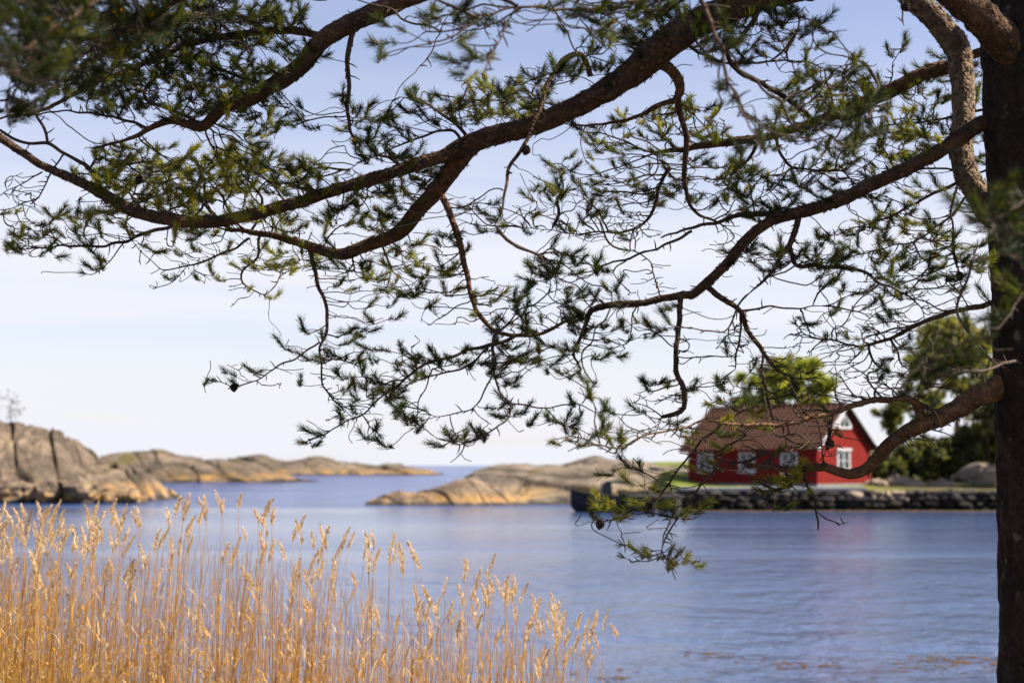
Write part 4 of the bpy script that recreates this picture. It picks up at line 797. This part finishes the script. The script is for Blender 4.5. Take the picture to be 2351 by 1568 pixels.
while len(at_p) - c0 < 620 and tries < 20000:
    tries += 1; q_ = np.array((tp[0][0] - .2 + random.uniform(-3.6, 3.2), 6.9 + random.uniform(-3.2, 3.2), random.uniform(4.6, 10.6)))
    rr = math.hypot(q_[0] - tp[0][0], q_[1] - 6.9); lim = 3.5 * math.sqrt(max(0, 1 - ((q_[2] - 6.6) / 4.2) ** 2))
    if rr < lim and rr > .4 and q_[2] > CAMZ + .35 * max(q_[1], 0) + .35: at_p.append(q_); at_n.append(True); at_t.append(random.uniform(.2, .6))
grow(.08, .10, 6.0, 45, .3, crown_first, range(c0, len(at_p)), 6)

# radii by the pipe rule, then chains
NP = len(node_p); kids = [[] for _ in range(NP)]
is_limb = lambda i: i < n_limb_nodes or crown_first <= i < crown_end
for i in range(NP):
    if node_par[i] >= 0: kids[node_par[i]].append(i)
area = np.zeros(NP)
for i in range(NP - 1, -1, -1):
    if is_limb(i): continue
    if area[i] == 0: area[i] = .0021 ** 2.4
    node_r[i] = min(.014, area[i] ** (1 / 2.4)); p_ = node_par[i]
    if not is_limb(p_): area[p_] += area[i]
kdA = KDTree(len(at_p))
for i, q_ in enumerate(at_p): kdA.insert(q_, i)
kdA.balance()
tubes = {}; tuft = {}
def add_tuft(li, pos, dirn, tint, n_, ln_=.05, spread=.75, wdt=.0020, shoot=.0): tuft.setdefault(li, []).append((pos, dirn, tint, n_, ln_, spread, wdt, shoot))
started = [False] * NP
def follow(i):
    ch = []
    while True:
        ch.append(i); ks = [k for k in kids[i] if not is_limb(k)]
        if not ks: return ch
        i = max(ks, key=lambda k: area[k]); started[i] = True
n_tips = 0
for i in range(NP):
    if is_limb(i) or started[i]: continue
    started[i] = True; ch = follow(i); pts_ = [node_p[node_par[i]]] + [node_p[k] for k in ch]; rd = [min(node_r[node_par[i]] * .8, node_r[ch[0]] * 1.25)] + [node_r[k] for k in ch]
    li = node_l[i]; pp = np.array(pts_)
    if len(pp) > 3:                                      # soften zigzags
        pp[1:-1] = .5 * pp[1:-1] + .25 * (pp[:-2] + pp[2:])
    _, ai, dist = kdA.find(pp[-1]); crown = i >= crown_first; leafy_ = at_n[ai] and dist < .25
    t_ = pp[-1] - pp[-2]; t_ /= np.linalg.norm(t_) + 1e-9; t_ = t_ + np.array((rng.normal() * .15, rng.normal() * .15, .7)); t_ /= np.linalg.norm(t_)
    sh = random.uniform(.02, .085)
    if leafy_ and not crown: pp = np.vstack([pp, pp[-1] + t_ * sh]); rd = rd + [rd[-1] * .85]
    V_, F_ = tube_np(pp, rd, 4); tb_ = tubes.setdefault(li, [[], [], 0]); tb_[0].append(V_); tb_[1].append(F_ + tb_[2]); tb_[2] += len(V_)
    if leafy_:
        n_tips += 1; tn = at_t[ai]
        if crown:
            add_tuft(li, pp[-1], t_, tn, 26, .075, .9, .004); continue
        nn = random.randint(54, 76) + int(sh * 600); add_tuft(li, pp[-2], t_, tn, nn, random.uniform(.042, .060), .66, shoot=sh)
        for s_ in (1, 2, 3):
            if len(pp) > s_ + 2 and random.random() < (.8, .5, .25)[s_ - 1]: add_tuft(li, pp[-2 - s_], t_, tn, int(nn * .4), random.uniform(.034, .050), .8)
        if random.random() < .32: add_tuft(li, pp[-1], t_, .97, 4, .018, .25, .006)     # orange bud
# tips of thin traced limbs carry needles too where foliage is
for i in range(n_limb_nodes):
    if kids[i] and any(k < n_limb_nodes for k in kids[i]): continue
    _, ai, dist = kdA.find(node_p[i])
    if dist < .12 and at_n[ai] and node_par[i] >= 0:
        t_ = node_p[i] - node_p[node_par[i]]; t_ /= np.linalg.norm(t_); add_tuft(node_l[i], node_p[i], t_, at_t[ai], 34, .05)
for li, (Vs, Fs, _) in tubes.items():
    o = place('twigs', npmesh('twigs', np.vstack(Vs) - base, np.vstack(Fs)), M_TWIG, limb_obj[li], True); o['kind'] = 'stuff'
M_FLAKE = flat('peeling bark flake', (.10, .058, .034), .9, .7, 26)
ch_ = {}
for i in range(n_limb_nodes):
    ch_.setdefault(node_l[i], []).append(i)
for li, ids in ch_.items():
    Vf, Ff, stub = [], [], MB(); rl = random.Random(li)
    for i, j in zip(ids, ids[1:]):
        r_ = node_r[i]; seg = node_p[j] - node_p[i]; sl_ = np.linalg.norm(seg); t_ = seg / (sl_ + 1e-9)
        nf = int(sl_ * 900 * r_ * 6 + rl.random()) if r_ > .011 else 0
        for _ in range(nf):
            o_ = np.cross(t_, np.array([rl.gauss(0, 1) for _ in range(3)])); o_ /= np.linalg.norm(o_) + 1e-9; b2 = np.cross(t_, o_)
            c = node_p[i] + seg * rl.random() + o_ * r_ * rl.uniform(.96, 1.08); l_ = rl.uniform(.005, .013) * (1 + r_ * 5); w_ = l_ * rl.uniform(.4, .8); lift = o_ * rl.uniform(-.002, .009); n0 = len(Vf)
            Vf += [c - t_ * l_ - b2 * w_, c - t_ * l_ * .6 + b2 * w_, c + t_ * l_ + b2 * w_ * .7 + lift, c + t_ * l_ * .8 - b2 * w_ * .8 + lift * .4]; Ff.append((n0, n0 + 1, n0 + 2, n0 + 3))
        if rl.random() < sl_ * (9 if r_ > .008 else 14):
            o_ = np.cross(t_, np.array([rl.gauss(0, 1) for _ in range(3)])); o_ /= np.linalg.norm(o_) + 1e-9; l_ = rl.uniform(.012, .05) + r_
            p0 = node_p[i] - base; e_ = o_ * l_ + t_ * l_ * rl.uniform(-.2, .7); stub.tube([p0, p0 + e_ * .6, p0 + e_ + t_ * .006], [.0035 + r_ * .05, .003 + r_ * .03, .0015], 4)
    if Vf: o = place('bark_flakes', npmesh('bark_flakes', np.array(Vf) - base, Ff), M_FLAKE, limb_obj[li]); o['kind'] = 'stuff'
    if stub.v: o = stub.build('dead_stubs', M_TWIG, limb_obj[li]); o['kind'] = 'stuff'
tot = 0
for li, ts in tuft.items():
    C, Dn, Ln, Wd, Tn = [], [], [], [], []
    for pos, dirn, tint_, n_, ln_, spread, wdt, shoot in ts:
        dv = rng.normal(size=(n_, 3)); dv -= np.outer(dv @ dirn, dirn); dv /= np.linalg.norm(dv, axis=1)[:, None] + 1e-9
        ang = rng.uniform(.15, 1.0, n_)[:, None] * spread * 1.25
        d_ = dirn * np.cos(ang) + dv * np.sin(ang); C.append(pos + rng.normal(size=(n_, 3)) * .003 + dirn * rng.uniform(-.02, max(.001, shoot), n_)[:, None]); Dn.append(d_)
        Ln.append(ln_ * rng.uniform(.7, 1.15, n_)); Wd.append(np.full(n_, wdt)); Tn.append(np.clip(tint_ + rng.normal(size=n_) * .08, 0, .86) if tint_ < .9 else np.full(n_, tint_))
    C = np.vstack(C); Dn = np.vstack(Dn); Ln = np.concatenate(Ln)[:, None]; Wd = np.concatenate(Wd)[:, None]; Tn = np.concatenate(Tn)
    E = np.cross(Dn, rng.normal(size=C.shape)); E /= np.linalg.norm(E, axis=1)[:, None] + 1e-9
    mid = C + Dn * Ln * .6 + np.array((0, 0, 1)) * 0
    V_ = np.stack([C - E * Wd * .4, C + E * Wd * .4, mid + E * Wd * .5, C + Dn * Ln, mid - E * Wd * .5], 1).reshape(-1, 3)
    n_ = len(C); b_ = np.arange(n_)[:, None] * 5; F_ = b_ + np.arange(5)[None, :]
    o = place('needles', npmesh('needles', V_ - base, F_, np.repeat(Tn, 5)), M_NEEDLE, limb_obj[li]); o['kind'] = 'stuff'; tot += n_
print('attractors', n_seen, 'nodes', NP, 'tips', n_tips, 'needles', tot)

# cones hanging on the pine
def cone_mesh():
    c = MB()
    for k in range(34):
        t_ = k / 33; a = k * 2.4; r_ = .016 * math.sin(math.pi * (.12 + .8 * t_)); z = -.02 + .042 * t_
        M_ = Matrix.Translation((r_ * math.cos(a), r_ * math.sin(a), z)) @ Matrix.Rotation(a, 4, 'Z') @ Matrix.Rotation(R(-35 + 60 * t_), 4, 'Y')
        c.box(-.009, .006, -.006, .006, -.002, .0025, M_)
    c.tube([(0, 0, -.024), (0, 0, .0), (0, 0, .028)], [.006, .011, .004], 6); return c
cm = None
for (u, v) in [(537, 889), (1378, 1203), (1690, 387), (320, 413), (458, 70), (2203, 633), (1905, 1018), (2078, 15), (1208, 345)]:
    k2 = int(np.argmin((A_uv[:, 0] - u) ** 2 + (A_uv[:, 1] - v) ** 2)); q_ = P(u, v, A_d[k2] - .02); par = limb_obj[node_l[k2]]
    if cm is None: o = cone_mesh().build('pine_cone', M_CONE, par); cm = o.data
    else: o = bpy.data.objects.new('pine_cone', cm); COL.objects.link(o); o.parent = par
    o.location = q_ - base; o.rotation_euler = (random.uniform(2, 3.6), random.uniform(-.5, .5), random.random() * 6)

# ------------------------------------------------------------------ reeds
TOPU = [-60, 0, 150, 300, 360, 560, 700, 840, 1000, 1140, 1260, 1360, 1440, 1520]
TOPV = [1180, 1165, 1180, 1162, 1135, 1142, 1205, 1232, 1272, 1315, 1375, 1420, 1460, 1575]
def reed_stem(r_, h, bend, plume=True, k=3):
    n_ = 9; pts_ = []
    a = r_.uniform(0, 6.28); w_ = r_.uniform(.3, 1)
    for i in range(n_):
        t_ = i / (n_ - 1); pts_.append(np.array((bend * t_ ** 2.2 + .012 * math.sin(a + 5 * t_ * w_), .010 * math.cos(a + 4 * t_), h * t_)))
    rd = np.linspace(.0042, .0019, n_) ; return pts_, rd
def plume_np(top, d, r_, ln_, q=70):
    V = []; T = []
    side = np.array((1., .3, 0)); side /= np.linalg.norm(side)
    for k in range(q):
        t_ = r_.random() ** .8; c = top + d * ln_ * (t_ - .35) + side * (.05 * t_ ** 1.6)
        a = r_.uniform(0, 6.28); o_ = np.array((math.cos(a), math.sin(a), 0)); dv = d * 1.0 + o_ * r_.uniform(.1, .55) + side * .45 * t_; dv /= np.linalg.norm(dv)
        e_ = np.cross(dv, o_); e_ /= np.linalg.norm(e_) + 1e-9; l_ = r_.uniform(.02, .045) * (1.2 - .5 * t_); w_ = r_.uniform(.0035, .007)
        b_ = c + o_ * r_.uniform(0, .023) * math.sin(math.pi * min(1, .15 + .8 * t_)); tt = r_.uniform(.15, 1)
        V += [b_, b_ + dv * l_ * .5 + e_ * w_, b_ + dv * l_, b_ + dv * l_ * .5 - e_ * w_]; T += [tt] * 4
    return V, np.arange(len(V)).reshape(-1, 4), T
def leaf_np(p0, ang, ln_, r_, w_=.008):
    V = []; d0 = np.array((math.cos(ang), math.sin(ang), 0)); s_ = np.array((-d0[1], d0[0], 0)); up = r_.uniform(.8, 2.4); dr = r_.uniform(.6, 2.)
    for i in range(5):
        t_ = i / 4; c = p0 + d0 * ln_ * t_ * .5 + np.array((0, 0, ln_ * (up * .4 * t_ - dr * .45 * t_ * t_))); ww = w_ * (1 - t_ * .92)
        V += [c - s_ * ww, c + s_ * ww]
    F = [(2 * i, 2 * i + 1, 2 * i + 3, 2 * i + 2) for i in range(4)]; return V, F
VAR = []
for k in range(16):
    r_ = random.Random(900 + k); h = 2.4; bend = r_.uniform(-.05, .20)
    pts_, rd = reed_stem(r_, h, bend); Vs, Fs = tube_np(pts_, rd, 4); tn = np.full(len(Vs), r_.uniform(.3, .75))
    sm_ = npmesh('stem', Vs, Fs, tn); sm_.materials.append(M_REED)
    d = pts_[-1] - pts_[-2]; d /= np.linalg.norm(d); ln_ = r_.uniform(.11, .20)
    V_, F_, T_ = plume_np(pts_[-1], d, r_, ln_, r_.randint(60, 110)); pm_ = npmesh('seed_head', V_, F_, T_); pm_.materials.append(M_PLUME)
    lv = []
    for j in range(r_.randint(1, 3)):
        i0 = r_.randint(2, 6); V2, F2 = leaf_np(pts_[i0], r_.uniform(0, 6.28), r_.uniform(.2, .38), r_, .006); lm = npmesh('leaf', V2, F2, np.full(len(V2), r_.uniform(.4, .9))); lm.materials.append(M_REED); lv.append(lm)
    VAR.append((sm_, pm_, lv))
RLAB = 'tall dry golden reed with a feathery seed head in the reed bed by the shore'
for k in range(300):
    u = -25 + 1360 * random.random() ** 1.3 if k < 284 else random.uniform(1150, 1440); d = random.uniform(10.2, 13.2)
    lim = float(np.interp(u, TOPU, TOPV)); v = lim + random.expovariate(1 / 130.) + 10
    if v > 1545: v = random.uniform(max(lim, 1400), 1560)
    zt = P(u, v, d)[2]; x, y = P(u, v, d)[:2]; z0 = -.12; h = zt - z0
    if h < 1.0: h = 1.0
    s_, p_, lv = random.choice(VAR); sc = h / 2.4
    root = empty('reed', (x, y, z0), random.uniform(-.9, .9), RLAB, 'reed', 'reeds with seed heads in the reed bed')
    root.scale = (.9, .9, 1); 
    root.rotation_euler = (random.gauss(0, .02), random.gauss(-.01, .04), random.uniform(-1.2, 1.2) + (math.pi if random.random() < .4 else 0))
    for nm, me in [('stem', s_)] + [('leaf', l_) for l_ in lv]:
        o = bpy.data.objects.new(nm, me); COL.objects.link(o); o.parent = root; o.scale = (1, 1, sc)
    o = bpy.data.objects.new('seed_head', p_); COL.objects.link(o); o.parent = root; o.location = (0, 0, 2.4 * (sc - 1)); 
# the mass of bare stems and leaves between them
rs = random.Random(77); Vs, Fs, Ts, nb = [], [], [], 0
for k in range(2500):
    u = -60 + 1370 * rs.random() ** 1.35; d = rs.uniform(9.8, 14.2); lim = float(np.interp(u, TOPU, TOPV))
    v = lim + 95 + rs.expovariate(1 / 230.)
    if v > 1640: v = rs.uniform(min(1560, lim + 200), 1640)
    q_ = P(u, v, d); h = max(.7, q_[2] + .12)
    pts_, rd = reed_stem(rs, h, rs.gauss(.04, .08)); tilt = rs.gauss(.0, .05) if rs.random() < .9 else rs.gauss(0, .32); pts_ = np.array(pts_) * np.array((1, 1, 1)); pts_[:, 0] += tilt * (pts_[:, 2] - h); pts_ += np.array((q_[0], q_[1], -.12))
    V_, F_ = tube_np(pts_[::1], rd * rs.uniform(.5, 1.0), 3); t_ = rs.uniform(.1, .85)
    Vs.append(V_); Fs.append(F_ + nb); Ts.append(np.full(len(V_), t_)); nb += len(V_)
    for j in range(rs.randint(1, 3)):
        V2, F2 = leaf_np(pts_[rs.randint(2, 7)], rs.uniform(0, 6.28), rs.uniform(.18, .42), rs, .0055); V2 = np.array(V2); Vs.append(V2); Fs.append(np.array(F2) + nb); Ts.append(np.full(len(V2), rs.uniform(.3, .95))); nb += len(V2)
o = link('reed_bed', npmesh('reed_bed', np.vstack(Vs), np.vstack(Fs), np.concatenate(Ts)), M_REED); tag(o, 'mass of bare golden reed stems and dry leaves standing in shallow water', 'reed bed', kind='stuff')
